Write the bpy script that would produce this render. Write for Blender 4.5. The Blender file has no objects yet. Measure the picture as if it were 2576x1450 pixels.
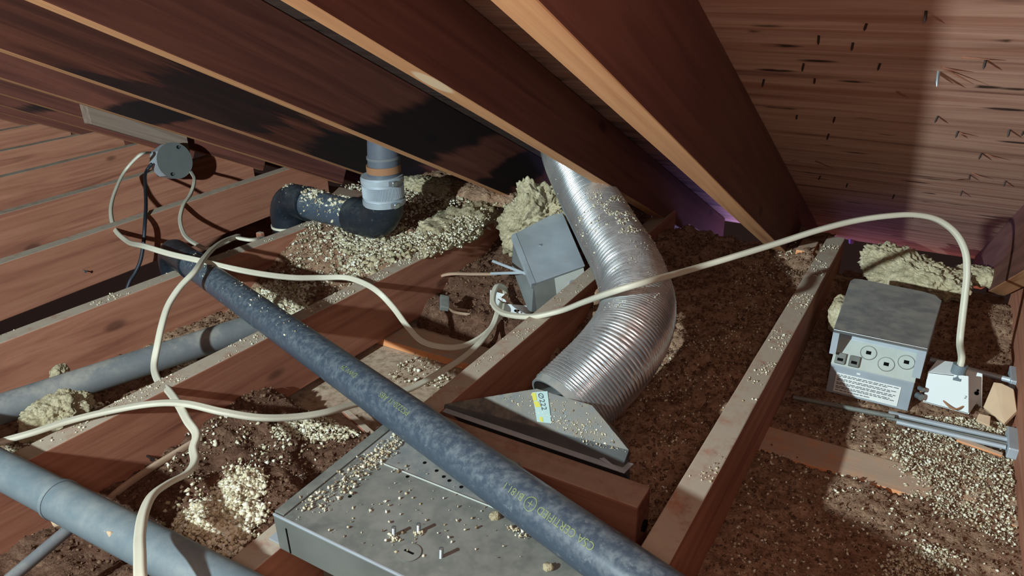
import bpy, bmesh, math, random
import numpy as np
from mathutils import Vector, Matrix

random.seed(7)
RNG = np.random.default_rng(7)
SC = bpy.context.scene
COL = SC.collection

# ------------------------------------------------------------------ camera
PP = np.array([1288.0, 725.0]); FPX = 1800.0; CAMH = 0.61
def _rot(yaw, pitch, roll):
    cy, sy = math.cos(yaw), math.sin(yaw); cp, sp = math.cos(pitch), math.sin(pitch)
    F = np.array([-sy*cp, cy*cp, -sp]); Rt = np.array([cy, sy, 0.0]); Dn = np.cross(F, Rt)
    c, s = math.cos(roll), math.sin(roll)
    return np.stack([c*Rt + s*Dn, -s*Rt + c*Dn, F], 1)
RCAM = _rot(math.radians(30.9), math.radians(24.5), math.radians(1.1))
CPOS = np.array([0.0, 0.0, CAMH])
cam = bpy.data.cameras.new('camera'); camo = bpy.data.objects.new('camera', cam); COL.objects.link(camo)
cam.sensor_fit = 'HORIZONTAL'; cam.sensor_width = 36.0; cam.lens = 36.0*FPX/2576.0; cam.clip_start = 0.01
m = Matrix.Identity(4)
for i in range(3):
    m[i][0] = RCAM[i, 0]; m[i][1] = -RCAM[i, 1]; m[i][2] = -RCAM[i, 2]; m[i][3] = CPOS[i]
camo.matrix_world = m
SC.camera = camo

# ------------------------------------------------------------------ world, lights, exposure
W = bpy.data.worlds.new('world'); SC.world = W; W.use_nodes = True
bg = W.node_tree.nodes['Background']; bg.inputs[0].default_value = (0.75, 0.42, 0.36, 1); bg.inputs[1].default_value = 0.022
def lamp(name, loc, energy, color, radius):
    l = bpy.data.lights.new(name, 'POINT'); l.energy = energy; l.color = color; l.shadow_soft_size = radius
    o = bpy.data.objects.new(name, l); o.location = loc; COL.objects.link(o); return o
WL_ = lamp('work_light', (-0.77, -0.41, 0.657), 60.0, (0.82, 0.98, 1.0), 0.016)     # hand lamp with a focused beam, left of the photographer
WL_.data.use_nodes = True; _t = WL_.data.node_tree; _e = _t.nodes['Emission']
_f = _t.nodes.new('ShaderNodeLightFalloff'); _f.inputs['Strength'].default_value = 1.0
_mx = _t.nodes.new('ShaderNodeMath'); _mx.operation = 'MULTIPLY_ADD'; _mx.inputs[1].default_value = 0.5
_hl = _t.nodes.new('ShaderNodeMath'); _hl.operation = 'MULTIPLY'; _hl.inputs[1].default_value = 0.5
_t.links.new(_f.outputs['Linear'], _hl.inputs[0]); _t.links.new(_f.outputs['Constant'], _mx.inputs[0]); _t.links.new(_hl.outputs[0], _mx.inputs[2]); _t.links.new(_mx.outputs[0], _e.inputs['Strength'])
lamp('fill_light', (0.05, -0.06, 0.66), 8.8, (1.0, 0.75, 0.66), 0.06)          # weak warm fill added beside the camera to lift the shaded faces
VS = SC.view_settings
VS.view_transform = 'Standard'; VS.look = 'None'; VS.gamma = 1.0; VS.exposure = 0.0; VS.use_curve_mapping = False

# ------------------------------------------------------------------ pixel helpers (photo frame 2576 x 1450 -> points on real planes)
def ray(x, y): return RCAM @ np.array([(x-PP[0])/FPX, (y-PP[1])/FPX, 1.0])
def PZ(x, y, z): d = ray(x, y); return CPOS + d*((z-CAMH)/d[2])
def PX(x, y, X): d = ray(x, y); return CPOS + d*(X/d[0])
def PY(x, y, Y): d = ray(x, y); return CPOS + d*(Y/d[1])
def PD(x, y, t): return CPOS + ray(x, y)*t

# ------------------------------------------------------------------ object helpers
def link(name, me, mat=None, parent=None, smooth=False, recenter=True):
    if mat is not None:
        me.materials.clear(); me.materials.append(mat)
    if smooth:
        me.polygons.foreach_set('use_smooth', [True]*len(me.polygons))
    o = bpy.data.objects.new(name, me); COL.objects.link(o)
    if recenter and len(me.vertices):
        n = len(me.vertices); co = np.empty(n*3, np.float32); me.vertices.foreach_get('co', co); co = co.reshape(-1, 3)
        c = (co.min(0)+co.max(0))/2; c[2] = co[:, 2].min()
        me.vertices.foreach_set('co', (co-c).ravel()); me.update()
        o.location = Vector([float(v) for v in c])
    if parent is not None:
        o.parent = parent
        if parent.type == 'EMPTY' or True:
            bpy_inv = Matrix.Translation(world_loc(parent)).inverted()
            o.location = bpy_inv @ o.location
    return o
def world_loc(o):
    v = Vector(o.location)
    while o.parent is not None:
        o = o.parent; v = v + Vector(o.location)
    return v
def tag(o, label, cat, group=None, kind=None):
    o['label'] = label; o['category'] = cat
    if group: o['group'] = group
    if kind: o['kind'] = kind
    return o
def thing(name, loc, label, cat, group=None):
    o = bpy.data.objects.new(name, None); o.empty_display_size = 0.02; COL.objects.link(o)
    o.location = Vector([float(v) for v in loc]); return tag(o, label, cat, group)
def struct(o): o['kind'] = 'structure'; return o
def mesh_pd(name, v, f):
    me = bpy.data.meshes.new(name); me.from_pydata([tuple(map(float, p)) for p in v], [], [tuple(map(int, q)) for q in f]); me.validate(); me.update(); return me
def bm_mesh(name, bm):
    bmesh.ops.recalc_face_normals(bm, faces=bm.faces)
    me = bpy.data.meshes.new(name); bm.to_mesh(me); bm.free(); return me
def box_bm(bm, a, b):
    x0, y0, z0 = a; x1, y1, z1 = b
    vs = [bm.verts.new(p) for p in [(x0,y0,z0),(x1,y0,z0),(x1,y1,z0),(x0,y1,z0),(x0,y0,z1),(x1,y0,z1),(x1,y1,z1),(x0,y1,z1)]]
    for q in [(0,3,2,1),(4,5,6,7),(0,1,5,4),(1,2,6,5),(2,3,7,6),(3,0,4,7)]: bm.faces.new([vs[i] for i in q])
    return vs
def hexa_bm(bm, pts):
    vs = [bm.verts.new(tuple(map(float, p))) for p in pts]
    for q in [(0,3,2,1),(4,5,6,7),(0,1,5,4),(1,2,6,5),(2,3,7,6),(3,0,4,7)]: bm.faces.new([vs[i] for i in q])
    return vs
def bevel_all(bm, w, seg=2):
    bmesh.ops.recalc_face_normals(bm, faces=bm.faces)
    bmesh.ops.bevel(bm, geom=list(bm.edges), offset=w, segments=seg, profile=0.5, affect='EDGES', clamp_overlap=True)
def box(name, a, b, mat, parent=None, bev=0.0, seg=2):
    bm = bmesh.new(); box_bm(bm, a, b)
    if bev: bevel_all(bm, bev, seg)
    return link(name, bm_mesh(name, bm), mat, parent)
def hexa(name, pts, mat, parent=None, bev=0.0):
    bm = bmesh.new(); hexa_bm(bm, pts)
    if bev: bevel_all(bm, bev)
    return link(name, bm_mesh(name, bm), mat, parent)
def hull(name, pts, mat, parent=None, bev=0.0):
    bm = bmesh.new()
    for p in pts: bm.verts.new(tuple(map(float, p)))
    bmesh.ops.convex_hull(bm, input=bm.verts)
    bmesh.ops.dissolve_limit(bm, angle_limit=0.02, verts=bm.verts, edges=bm.edges)
    if bev: bevel_all(bm, bev)
    return link(name, bm_mesh(name, bm), mat, parent)
def quad_slab(P4, t):
    """slab from 4 corner points, extruded by t along its normal"""
    P = [np.array(p, float) for p in P4]; n = np.cross(P[1]-P[0], P[3]-P[0]); n /= np.linalg.norm(n)
    return [p for p in P] + [p+n*t for p in P]
def catmull(pts, n):
    P = np.array(pts, float); P = np.vstack([2*P[0]-P[1], P, 2*P[-1]-P[-2]])
    out = []
    k = len(P)-3
    for i in range(k):
        p0, p1, p2, p3 = P[i:i+4]
        a0, a1, a2 = (max(np.linalg.norm(b-a), 1e-6)**0.5 for a, b in ((p0,p1),(p1,p2),(p2,p3)))
        t0, t1, t2, t3 = 0, a0, a0+a1, a0+a1+a2
        t = np.linspace(t1, t2, n, endpoint=False)[:, None]
        A1 = (t1-t)/(t1-t0)*p0+(t-t0)/(t1-t0)*p1; A2 = (t2-t)/(t2-t1)*p1+(t-t1)/(t2-t1)*p2; A3 = (t3-t)/(t3-t2)*p2+(t-t2)/(t3-t2)*p3
        B1 = (t2-t)/(t2-t0)*A1+(t-t0)/(t2-t0)*A2; B2 = (t3-t)/(t3-t1)*A2+(t-t1)/(t3-t1)*A3
        out.append((t2-t)/(t2-t1)*B1+(t-t1)/(t2-t1)*B2)
    out.append(P[-2][None]); return np.vstack(out)
def resample(P, step):
    d = np.r_[0, np.cumsum(np.linalg.norm(np.diff(P, axis=0), axis=1))]
    n = max(2, int(d[-1]/step)+1); s = np.linspace(0, d[-1], n)
    return np.stack([np.interp(s, d, P[:, i]) for i in range(3)], 1)
def frames(P, up=(0, 0, 1)):
    T = np.gradient(P, axis=0); T /= np.linalg.norm(T, axis=1)[:, None]
    u = np.array(up, float)
    if abs(u@T[0]) > 0.98*np.linalg.norm(u): u = np.array([0.3, 0.9, 0.1])
    u = u-T[0]*(u@T[0]); u /= np.linalg.norm(u)
    U = [u]
    for i in range(1, len(P)):
        u = U[-1]-T[i]*(U[-1]@T[i]); u /= np.linalg.norm(u); U.append(u)
    U = np.array(U); V = np.cross(T, U); return T, U, V
def sweep(P, prof, scale=None, up=(0, 0, 1), caps=True):
    """prof: (n,2) offsets in (V,U); returns verts, faces"""
    P = np.asarray(P, float); T, U, V = frames(P, up); n = len(prof); pr = np.array(prof, float)
    sc = np.ones(len(P)) if scale is None else np.asarray(scale)
    v = (P[:, None, :] + sc[:, None, None]*(pr[None, :, 0, None]*V[:, None, :] + pr[None, :, 1, None]*U[:, None, :])).reshape(-1, 3)
    f = []
    for i in range(len(P)-1):
        for j in range(n):
            k = (j+1) % n; f.append((i*n+j, i*n+k, (i+1)*n+k, (i+1)*n+j))
    if caps:
        f.append(tuple(range(n-1, -1, -1))); f.append(tuple((len(P)-1)*n+j for j in range(n)))
    return v, f
def circ(r, n=24): a = np.linspace(0, 2*math.pi, n, endpoint=False); return np.stack([r*np.cos(a), r*np.sin(a)], 1)
def tube(name, P, r, mat, parent=None, n=24, scale=None, up=(0, 0, 1), caps=True):
    v, f = sweep(P, circ(r, n), scale, up, caps); o = link(name, mesh_pd(name, v, f), mat, parent, smooth=True)
    edge_sharp(o); return o
def edge_sharp(o, ang=40):
    me = o.data; bm = bmesh.new(); bm.from_mesh(me)
    for e in bm.edges:
        if len(e.link_faces) == 2 and e.calc_face_angle(0) > math.radians(ang): e.smooth = False
    bm.to_mesh(me); bm.free()
def straight(a, b, step=0.02):
    a = np.array(a, float); b = np.array(b, float); n = max(2, int(np.linalg.norm(b-a)/step)+1); return np.linspace(a, b, n)
def ring(name, c, axis, r0, r1, length, mat, parent=None, n=32):
    """hollow sleeve centred on c along axis"""
    a = Vector(axis).normalized(); q = Vector((0, 0, 1)).rotation_difference(a).to_matrix(); c = np.array(c, float)
    v = []; f = []
    for (rr, h) in ((r0, -length/2), (r1, -length/2), (r1, length/2), (r0, length/2)):
        for k in range(n):
            t = 2*math.pi*k/n; p = q @ Vector((rr*math.cos(t), rr*math.sin(t), h)); v.append(c+np.array(p))
    for s in range(4):
        for k in range(n):
            k2 = (k+1) % n; s2 = (s+1) % 4; f.append((s*n+k, s*n+k2, s2*n+k2, s2*n+k))
    o = link(name, mesh_pd(name, v, f), mat, parent, smooth=True); edge_sharp(o); return o
def disc(name, c, axis, r, h, mat, parent=None, n=24, up=None):
    a = np.array(axis, float); a /= np.linalg.norm(a); c = np.array(c, float)
    return tube(name, np.array([c-a*h/2, c+a*h/2]), r, mat, parent, n, up=(0.3, 0.8, 0.5) if up is None else up)
def text_mesh(body, size):
    cu = bpy.data.curves.new('lettering', 'FONT'); cu.body = body; cu.size = size; cu.align_x = 'LEFT'
    o = bpy.data.objects.new('lettering', cu); COL.objects.link(o)
    dg = bpy.context.evaluated_depsgraph_get(); dg.update()
    me = bpy.data.meshes.new_from_object(o.evaluated_get(dg)); bpy.data.objects.remove(o); return me
def text_flat(body, size, origin, ex, ey, mat, parent, name='lettering', lift=0.0004):
    me = text_mesh(body, size); ex = np.array(ex, float); ey = np.array(ey, float); ex /= np.linalg.norm(ex); ey /= np.linalg.norm(ey)
    n = np.cross(ex, ey)
    for v in me.vertices:
        p = np.array(origin)+ex*v.co.x+ey*v.co.y+n*lift; v.co = p
    return link(name, me, mat, parent)

# ------------------------------------------------------------------ noise for geometry
def vnoise(x, y, seed=0):
    xi = np.floor(x).astype(np.int64); yi = np.floor(y).astype(np.int64); xf = x-xi; yf = y-yi
    def h(a, b):
        n = (a*374761393 + b*668265263 + seed*982451653) & 0x7fffffff
        n = ((n ^ (n >> 13))*1274126177) & 0x7fffffff
        return ((n ^ (n >> 16)) & 0xffff)/65535.0
    u = xf*xf*(3-2*xf); v = yf*yf*(3-2*yf)
    return (h(xi, yi)*(1-u)+h(xi+1, yi)*u)*(1-v)+(h(xi, yi+1)*(1-u)+h(xi+1, yi+1)*u)*v
def fbm(x, y, f, octv=4, seed=0):
    s = 0; a = 1; t = 0
    for k in range(octv):
        s = s+a*(vnoise(x*f, y*f, seed+k*17)-0.5)*2; t += a; a *= 0.55; f *= 2.07
    return s/t

# ------------------------------------------------------------------ materials
def srgb(r, g, b):
    f = lambda c: (c/255/12.92 if c/255 <= 0.04045 else ((c/255+0.055)/1.055)**2.4); return (f(r), f(g), f(b), 1)
class NT:
    def __init__(s, name):
        s.m = bpy.data.materials.new(name); s.m.use_nodes = True; s.t = s.m.node_tree; s.n = s.t.nodes; s.b = s.n['Principled BSDF']
    def node(s, typ, **kw):
        n = s.n.new(typ)
        for k, v in kw.items():
            if k in ('inp',):
                for kk, vv in v.items(): n.inputs[kk].default_value = vv
            else: setattr(n, k, v)
        return n
    def l(s, a, b): s.t.links.new(a, b)
    def coords(s, obj=True, rot=(0, 0, 0), scale=(1, 1, 1), rand=True):
        tc = s.node('ShaderNodeTexCoord'); mp = s.node('ShaderNodeMapping'); mp.inputs['Rotation'].default_value = rot; mp.inputs['Scale'].default_value = scale
        src = tc.outputs['Object']
        if rand:
            oi = s.node('ShaderNodeObjectInfo'); va = s.node('ShaderNodeVectorMath', operation='MULTIPLY_ADD')
            comb = s.node('ShaderNodeCombineXYZ')
            for i in range(3): s.l(oi.outputs['Random'], comb.inputs[i])
            va.inputs[1].default_value = (7.3, 3.1, 5.7); s.l(comb.outputs[0], va.inputs[0]); s.l(src, va.inputs[2]); src = va.outputs[0]
        s.l(src, mp.inputs['Vector']); return mp.outputs[0]
    def noise(s, vec, scale, detail=4, rough=0.55, dist=0.0):
        n = s.node('ShaderNodeTexNoise'); n.inputs['Scale'].default_value = scale; n.inputs['Detail'].default_value = detail
        n.inputs['Roughness'].default_value = rough; n.inputs['Distortion'].default_value = dist; s.l(vec, n.inputs['Vector']); return n.outputs['Fac']
    def ramp(s, fac, stops):
        r = s.node('ShaderNodeValToRGB'); e = r.color_ramp.elements
        while len(e) < len(stops): e.new(0.5)
        for i, (p, c) in enumerate(stops): e[i].position = p; e[i].color = c if len(c) == 4 else (*c, 1)
        s.l(fac, r.inputs['Fac']); return r.outputs['Color']
    def mix(s, fac, a, b, mode='MIX'):
        n = s.node('ShaderNodeMix', data_type='RGBA', blend_type=mode)
        for k, v in ((0, fac), (6, a), (7, b)):
            if hasattr(v, 'links') or hasattr(v, 'is_linked'): s.l(v, n.inputs[k])
            else: n.inputs[k].default_value = v
        return n.outputs[2]
    def math(s, op, a, b=None, c=None, clamp=False):
        n = s.node('ShaderNodeMath', operation=op, use_clamp=clamp)
        for i, v in enumerate((a, b, c)):
            if v is None: continue
            if hasattr(v, 'is_linked'): s.l(v, n.inputs[i])
            else: n.inputs[i].default_value = v
        return n.outputs[0]
    def mask(s, fac, lo, hi):
        n = s.node('ShaderNodeMapRange', interpolation_type='SMOOTHSTEP'); n.inputs['From Min'].default_value = lo; n.inputs['From Max'].default_value = hi
        s.l(fac, n.inputs['Value']); return n.outputs[0]
    def nz(s):
        g = s.node('ShaderNodeNewGeometry'); x = s.node('ShaderNodeSeparateXYZ'); s.l(g.outputs['Normal'], x.inputs[0]); return x.outputs[2]
    def bump(s, h, strength=0.3, dist=0.002):
        n = s.node('ShaderNodeBump'); n.inputs['Strength'].default_value = strength; n.inputs['Distance'].default_value = dist
        s.l(h, n.inputs['Height']); s.l(n.outputs[0], s.b.inputs['Normal'])
    def base(s, c):
        if hasattr(c, 'is_linked'): s.l(c, s.b.inputs['Base Color'])
        else: s.b.inputs['Base Color'].default_value = c
    def set(s, rough=None, metal=None, spec=None):
        if rough is not None:
            if hasattr(rough, 'is_linked'): s.l(rough, s.b.inputs['Roughness'])
            else: s.b.inputs['Roughness'].default_value = rough
        if metal is not None:
            if hasattr(metal, 'is_linked'): s.l(metal, s.b.inputs['Metallic'])
            else: s.b.inputs['Metallic'].default_value = metal
        if spec is not None: s.b.inputs['Specular IOR Level'].default_value = spec

DUST = srgb(172, 160, 144)
def wood(name, light, mid, dark, axis='y', rx=0.0, dust=0.0, stain_or_spot=None, rough=0.8, knots=True, grainscale=1.0):
    t = NT(name); g = grainscale
    sc = {'x': (1.2, 26, 26), 'y': (26, 1.2, 26)}[axis]
    sc = tuple(v*g for v in sc)
    tc = t.coords(rot=(rx, 0, 0), scale=(1, 1, 1)); mp = t.node('ShaderNodeMapping'); mp.inputs['Scale'].default_value = sc; t.l(tc, mp.inputs['Vector'])
    big = t.noise(tc, 3.0, 3); fine = t.noise(mp.outputs[0], 4.0, 6, 0.6, 0.6); grain = t.noise(mp.outputs[0], 1.1, 3, 0.5, 1.6)
    c = t.ramp(grain, [(0.22, dark), (0.42, mid), (0.62, light), (0.80, mid)])
    c = t.mix(t.math('MULTIPLY', t.mask(fine, 0.45, 0.75), 0.22), c, dark)
    c = t.mix(t.math('MULTIPLY', t.mask(big, 0.35, 0.7), 0.35), c, mid)
    if knots:
        vo = t.node('ShaderNodeTexVoronoi'); vo.inputs['Scale'].default_value = 1.0; vm = t.node('ShaderNodeMapping')
        vm.inputs['Scale'].default_value = {'x': (4, 9, 9), 'y': (9, 4, 9)}[axis]; t.l(tc, vm.inputs['Vector']); t.l(vm.outputs[0], vo.inputs['Vector'])
        kn = t.math('SUBTRACT', 1.0, t.mask(vo.outputs['Distance'], 0.05, 0.13)); c = t.mix(t.math('MULTIPLY', kn, 0.6), c, tuple(v*0.25 for v in dark[:3])+(1,))
    if stain_or_spot:
        for st in stain_or_spot:
            g2 = t.node('ShaderNodeNewGeometry'); sb = t.node('ShaderNodeVectorMath', operation='SUBTRACT'); sb.inputs[1].default_value = st['c']
            t.l(g2.outputs['Position'], sb.inputs[0]); mm = t.node('ShaderNodeMapping'); mm.inputs['Rotation'].default_value = (st.get('rx', rx), 0, 0)
            mm.inputs['Scale'].default_value = tuple(1.0/v for v in st['r']); t.l(sb.outputs[0], mm.inputs['Vector'])
            ln = t.node('ShaderNodeVectorMath', operation='LENGTH'); t.l(mm.outputs[0], ln.inputs[0])
            nn = t.noise(mp.outputs[0], st.get('ns', 0.55), 5, 0.65, 0.8)
            d = t.math('ADD', ln.outputs['Value'], t.math('MULTIPLY', t.math('SUBTRACT', nn, 0.5), st.get('na', 1.6)))
            k = t.math('SUBTRACT', 1.0, t.mask(d, 0.8, 1.1))
            c = t.mix(t.math('MULTIPLY', k, st.get('k', 0.93)), c, st.get('col', (0.012, 0.009, 0.010, 1)))
    if dust > 0:
        dn = t.noise(tc, 30, 5, 0.7); mk = t.math('MULTIPLY', t.mask(t.nz(), 0.6, 0.95), t.math('MULTIPLY', t.mask(dn, 0.15, 0.55), dust))
        c = t.mix(mk, c, DUST)
    t.base(c); t.set(rough=rough, spec=0.25); t.bump(fine, 0.25, 0.0015); return t.m
WL, WM, WD = srgb(168, 116, 93), srgb(150, 98, 78), srgb(114, 70, 57)
SLOPE = 0.5; RX = math.atan(SLOPE)
M_JOIST = wood('joist_wood', WL, WM, WD, 'y', dust=0.95)
M_FRESH = wood('fresh_wood', srgb(226, 160, 112), srgb(208, 138, 92), srgb(180, 106, 66), 'x', dust=0.8, knots=False)
M_HEADER = wood('header_wood', srgb(140, 96, 76), srgb(122, 80, 64), srgb(96, 60, 48), 'x', dust=0.5)
M_RAFTER = wood('rafter_wood', srgb(112, 72, 61), srgb(98, 60, 51), srgb(78, 45, 40), 'y', RX)
M_RAFEDGE_LIT = wood('rafter_edge_lit_wood', srgb(216, 162, 116), srgb(200, 144, 102), srgb(170, 112, 78), 'y', RX, knots=False,
                 stain_or_spot=[dict(c=tuple(PX(1095, 200, -0.575)), r=(0.016, 0.05, 0.03), na=0.5, k=0.8, col=srgb(236, 214, 180))])  # pale cream patch on one lower edge, a lit spot put into the colour

def metal(name, col, rough, dust=0.35, spots=0.2, dustcol=DUST, metallic=0.9, dscale=26):
    t = NT(name); tc = t.coords(); n1 = t.noise(tc, dscale, 5, 0.65); n2 = t.noise(tc, 160, 3, 0.6); n3 = t.noise(tc, 9, 3)
    c = t.mix(t.mask(n3, 0.3, 0.7), col, tuple(v*0.72 for v in col[:3])+(1,))
    up = t.mask(t.nz(), 0.25, 0.9)
    dm = t.math('MULTIPLY', up, t.math('MULTIPLY', t.mask(n1, 0.30, 0.70), dust)); sp = t.math('MULTIPLY', up, t.math('MULTIPLY', t.mask(n2, 0.6, 0.7), spots))
    mk = t.math('MAXIMUM', dm, sp); c = t.mix(mk, c, dustcol); t.base(c)
    t.set(rough=t.math('ADD', rough, t.math('MULTIPLY', mk, 0.5), clamp=True), metal=t.math('MULTIPLY', t.math('SUBTRACT', 1.0, mk), metallic)); t.bump(n1, 0.08, 0.001); return t.m
def plastic(name, col, rough=0.45, dust=0.3, dustcol=DUST, scratch=0.0, spec=0.5, dscale=18):
    t = NT(name); tc = t.coords(); n1 = t.noise(tc, dscale, 6, 0.7); n2 = t.noise(tc, 90, 4, 0.7)
    up = t.mask(t.nz(), -0.2, 0.8); mk = t.math('MULTIPLY', up, t.math('MULTIPLY', t.mask(n1, 0.38, 0.72), dust))
    if scratch: mk = t.math('MAXIMUM', mk, t.math('MULTIPLY', t.mask(n2, 0.56, 0.74), scratch))
    c = t.mix(mk, col, dustcol); t.base(c); t.set(rough=t.math('ADD', rough, t.math('MULTIPLY', mk, 0.4), clamp=True), spec=spec); return t.m
def plain(name, col, rough=0.6, metal=0.0, spec=0.4):
    t = NT(name); tc = t.coords(); n = t.noise(tc, 40, 3); t.base(t.mix(t.math('MULTIPLY', t.mask(n, 0.35, 0.7), 0.25), col, tuple(v*0.7 for v in col[:3])+(1,))); t.set(rough=rough, metal=metal, spec=spec); return t.m
M_GALV = metal('galvanised_steel', srgb(158, 166, 168), 0.5, 0.5, 0.4, metallic=0.5)
M_GALVDARK = metal('dusty_steel', srgb(122, 126, 122), 0.55, 0.5, 0.4, srgb(142, 141, 133), metallic=0.2, dscale=40)
M_GALVCLEAN = metal('bright_steel', srgb(182, 194, 204), 0.42, 0.15, 0.1, metallic=0.25)
M_ALU = metal('aluminium_foil', srgb(222, 228, 232), 0.24, 0.22, 0.3, srgb(186, 178, 162), 0.85, 40)
M_HOOD = metal('dusty_hood_steel', srgb(92, 95, 96), 0.55, 0.85, 0.8, srgb(158, 150, 134), 0.3, 70)
M_SCREW = plain('zinc_screw', srgb(190, 205, 212), 0.3, 0.9)
M_ABS = plastic('black_abs', srgb(62, 74, 88), 0.36, 0.5, srgb(132, 142, 146), 0.5, dscale=100)
M_ABSCLEAN = plastic('black_abs_fitting', srgb(30, 36, 44), 0.35, 0.25, srgb(120, 125, 125), 0.2)
M_GREYPIPE = plastic('grey_pipe', srgb(108, 122, 130), 0.5, 0.4, srgb(170, 172, 166), 0.15)
M_GREYDUSTY = plastic('dusty_grey_pipe', srgb(104, 108, 112), 0.7, 0.8, srgb(160, 154, 144), 0.2)
M_STACK = plastic('stack_pipe', srgb(86, 93, 104), 0.5, 0.1, DUST, 0.08)
M_RUST = plain('glue_band', srgb(150, 108, 78), 0.8)
M_CABLE = plastic('cable_jacket', srgb(208, 204, 186), 0.5, 0.18, srgb(170, 150, 125), 0.05)
M_CABLEDUST = plastic('dusty_cable_jacket', srgb(168, 140, 118), 0.7, 0.4)
M_BLACKCABLE = plain('black_cable_jacket', srgb(38, 42, 52), 0.5)
M_WHITE = plastic('white_enamel', srgb(228, 236, 238), 0.35, 0.12)
M_PAPER = plain('label_paper', srgb(224, 228, 226), 0.7)
M_INK = plain('ink', srgb(70, 78, 84), 0.8)
M_BLACK = plain('black_void', srgb(12, 12, 13), 0.9, 0, 0.1)
M_YELLOW = plain('yellow_print', srgb(128, 140, 96), 0.7)
M_YELLOW2 = plain('yellow_marker', srgb(192, 188, 74), 0.7)
M_STICKER = plain('blue_sticker', srgb(158, 186, 184), 0.6)
M_CARD = plain('tan_board', srgb(205, 178, 148), 0.85)
M_PURPLE = plain('purple_film', srgb(150, 110, 175), 0.4)
M_KNOCK = plain('pale_knockout_plate', srgb(196, 204, 198), 0.5, 0.2)

def fluffy(name, cols, scale, bump=0.9, bd=0.004):
    t = NT(name); tc = t.coords(rand=False); n1 = t.noise(tc, scale, 6, 0.75); n2 = t.noise(tc, scale*5, 4, 0.7); n3 = t.noise(tc, 7, 3)
    c = t.ramp(n1, [(0.25, cols[0]), (0.48, cols[1]), (0.70, cols[2])]); c = t.mix(t.math('MULTIPLY', t.mask(n2, 0.42, 0.65), 0.5), c, cols[0])
    c = t.mix(t.math('MULTIPLY', t.mask(n3, 0.4, 0.7), 0.4), c, cols[3]); t.base(c); t.set(rough=1.0, spec=0.05); t.bump(t.math('ADD', n1, n2), bump, bd); return t.m
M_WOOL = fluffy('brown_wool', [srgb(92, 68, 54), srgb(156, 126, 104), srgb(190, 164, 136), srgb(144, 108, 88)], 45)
M_WOOLSHADE = fluffy('shaded_brown_wool', [srgb(60, 42, 34), srgb(108, 80, 66), srgb(140, 112, 92), srgb(92, 62, 50)], 45)  # darker copy of the brown wool, shade of one bay in its colour
M_BATT = fluffy('cream_batt', [srgb(128, 116, 94), srgb(188, 178, 148), srgb(214, 205, 178), srgb(188, 168, 126)], 38)
def granmat():
    t = NT('pale_granules'); oi = t.node('ShaderNodeNewGeometry'); r = t.ramp(oi.outputs['Random Per Island'], [(0.0, srgb(120, 100, 80)), (0.3, srgb(190, 180, 150)), (0.65, srgb(214, 208, 184)), (1.0, srgb(228, 226, 212))])
    t.base(r); t.set(rough=0.75, spec=0.3); return t.m
M_GRAN = granmat()
def drywallmat():
    t = NT('dusty_board'); tc = t.coords(rand=False); n = t.noise(tc, 60, 6, 0.7); n2 = t.noise(tc, 5, 3)
    c = t.ramp(n, [(0.3, srgb(110, 92, 76)), (0.5, srgb(172, 152, 132)), (0.75, srgb(196, 180, 160))]); c = t.mix(t.math('MULTIPLY', t.mask(n2, 0.4, 0.6), 0.4), c, srgb(150, 120, 98)); t.base(c); t.set(rough=0.95, spec=0.1); t.bump(n, 0.4, 0.002); return t.m
M_DRY = drywallmat()
def deckmat():
    t = NT('plywood_deck'); tc = t.coords(rand=False, rot=(RX, 0, 0)); mp = t.node('ShaderNodeMapping'); mp.inputs['Scale'].default_value = (0.9, 17, 17); t.l(tc, mp.inputs['Vector'])
    g = t.noise(mp.outputs[0], 2.2, 4, 0.6, 0.9); g2 = t.noise(mp.outputs[0], 0.7, 3, 0.5, 1.5); f = t.noise(mp.outputs[0], 9, 4, 0.6)
    c = t.ramp(g, [(0.28, srgb(112, 76, 64)), (0.42, srgb(168, 128, 110)), (0.62, srgb(194, 154, 134)), (0.8, srgb(178, 136, 116))])
    c = t.mix(t.math('MULTIPLY', t.mask(g2, 0.52, 0.60), 0.5), c, srgb(150, 96, 76)); c = t.mix(t.math('MULTIPLY', t.mask(f, 0.55, 0.75), 0.4), c, srgb(120, 76, 58))
    gm = t.node('ShaderNodeMapping'); gm.inputs['Scale'].default_value = (7, 34, 34); t.l(tc, gm.inputs['Vector'])
    vo = t.node('ShaderNodeTexVoronoi'); vo.inputs['Scale'].default_value = 1.0; t.l(gm.outputs[0], vo.inputs['Vector'])
    kn = t.math('MULTIPLY', t.math('SUBTRACT', 1.0, t.mask(vo.outputs['Distance'], 0.10, 0.24)), t.mask(t.noise(tc, 9, 2), 0.47, 0.52))
    c = t.mix(t.math('MULTIPLY', kn, 0.92), c, srgb(34, 18, 16))
    # near-black tone over all the boards left of the bare bay
    gp = t.node('ShaderNodeNewGeometry'); sx = t.node('ShaderNodeSeparateXYZ'); t.l(gp.outputs['Position'], sx.inputs[0])
    px = t.math('ADD', sx.outputs[0], t.math('MULTIPLY', t.math('SUBTRACT', g2, 0.5), 0.2))
    c = t.mix(t.math('MULTIPLY', t.math('SUBTRACT', 1.0, t.mask(px, -0.62, -0.50)), 0.9), c, (0.014, 0.010, 0.010, 1))
    t.base(c); t.set(rough=0.85, spec=0.2); t.bump(g, 0.4, 0.002); return t.m
M_DECK = deckmat()

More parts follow.
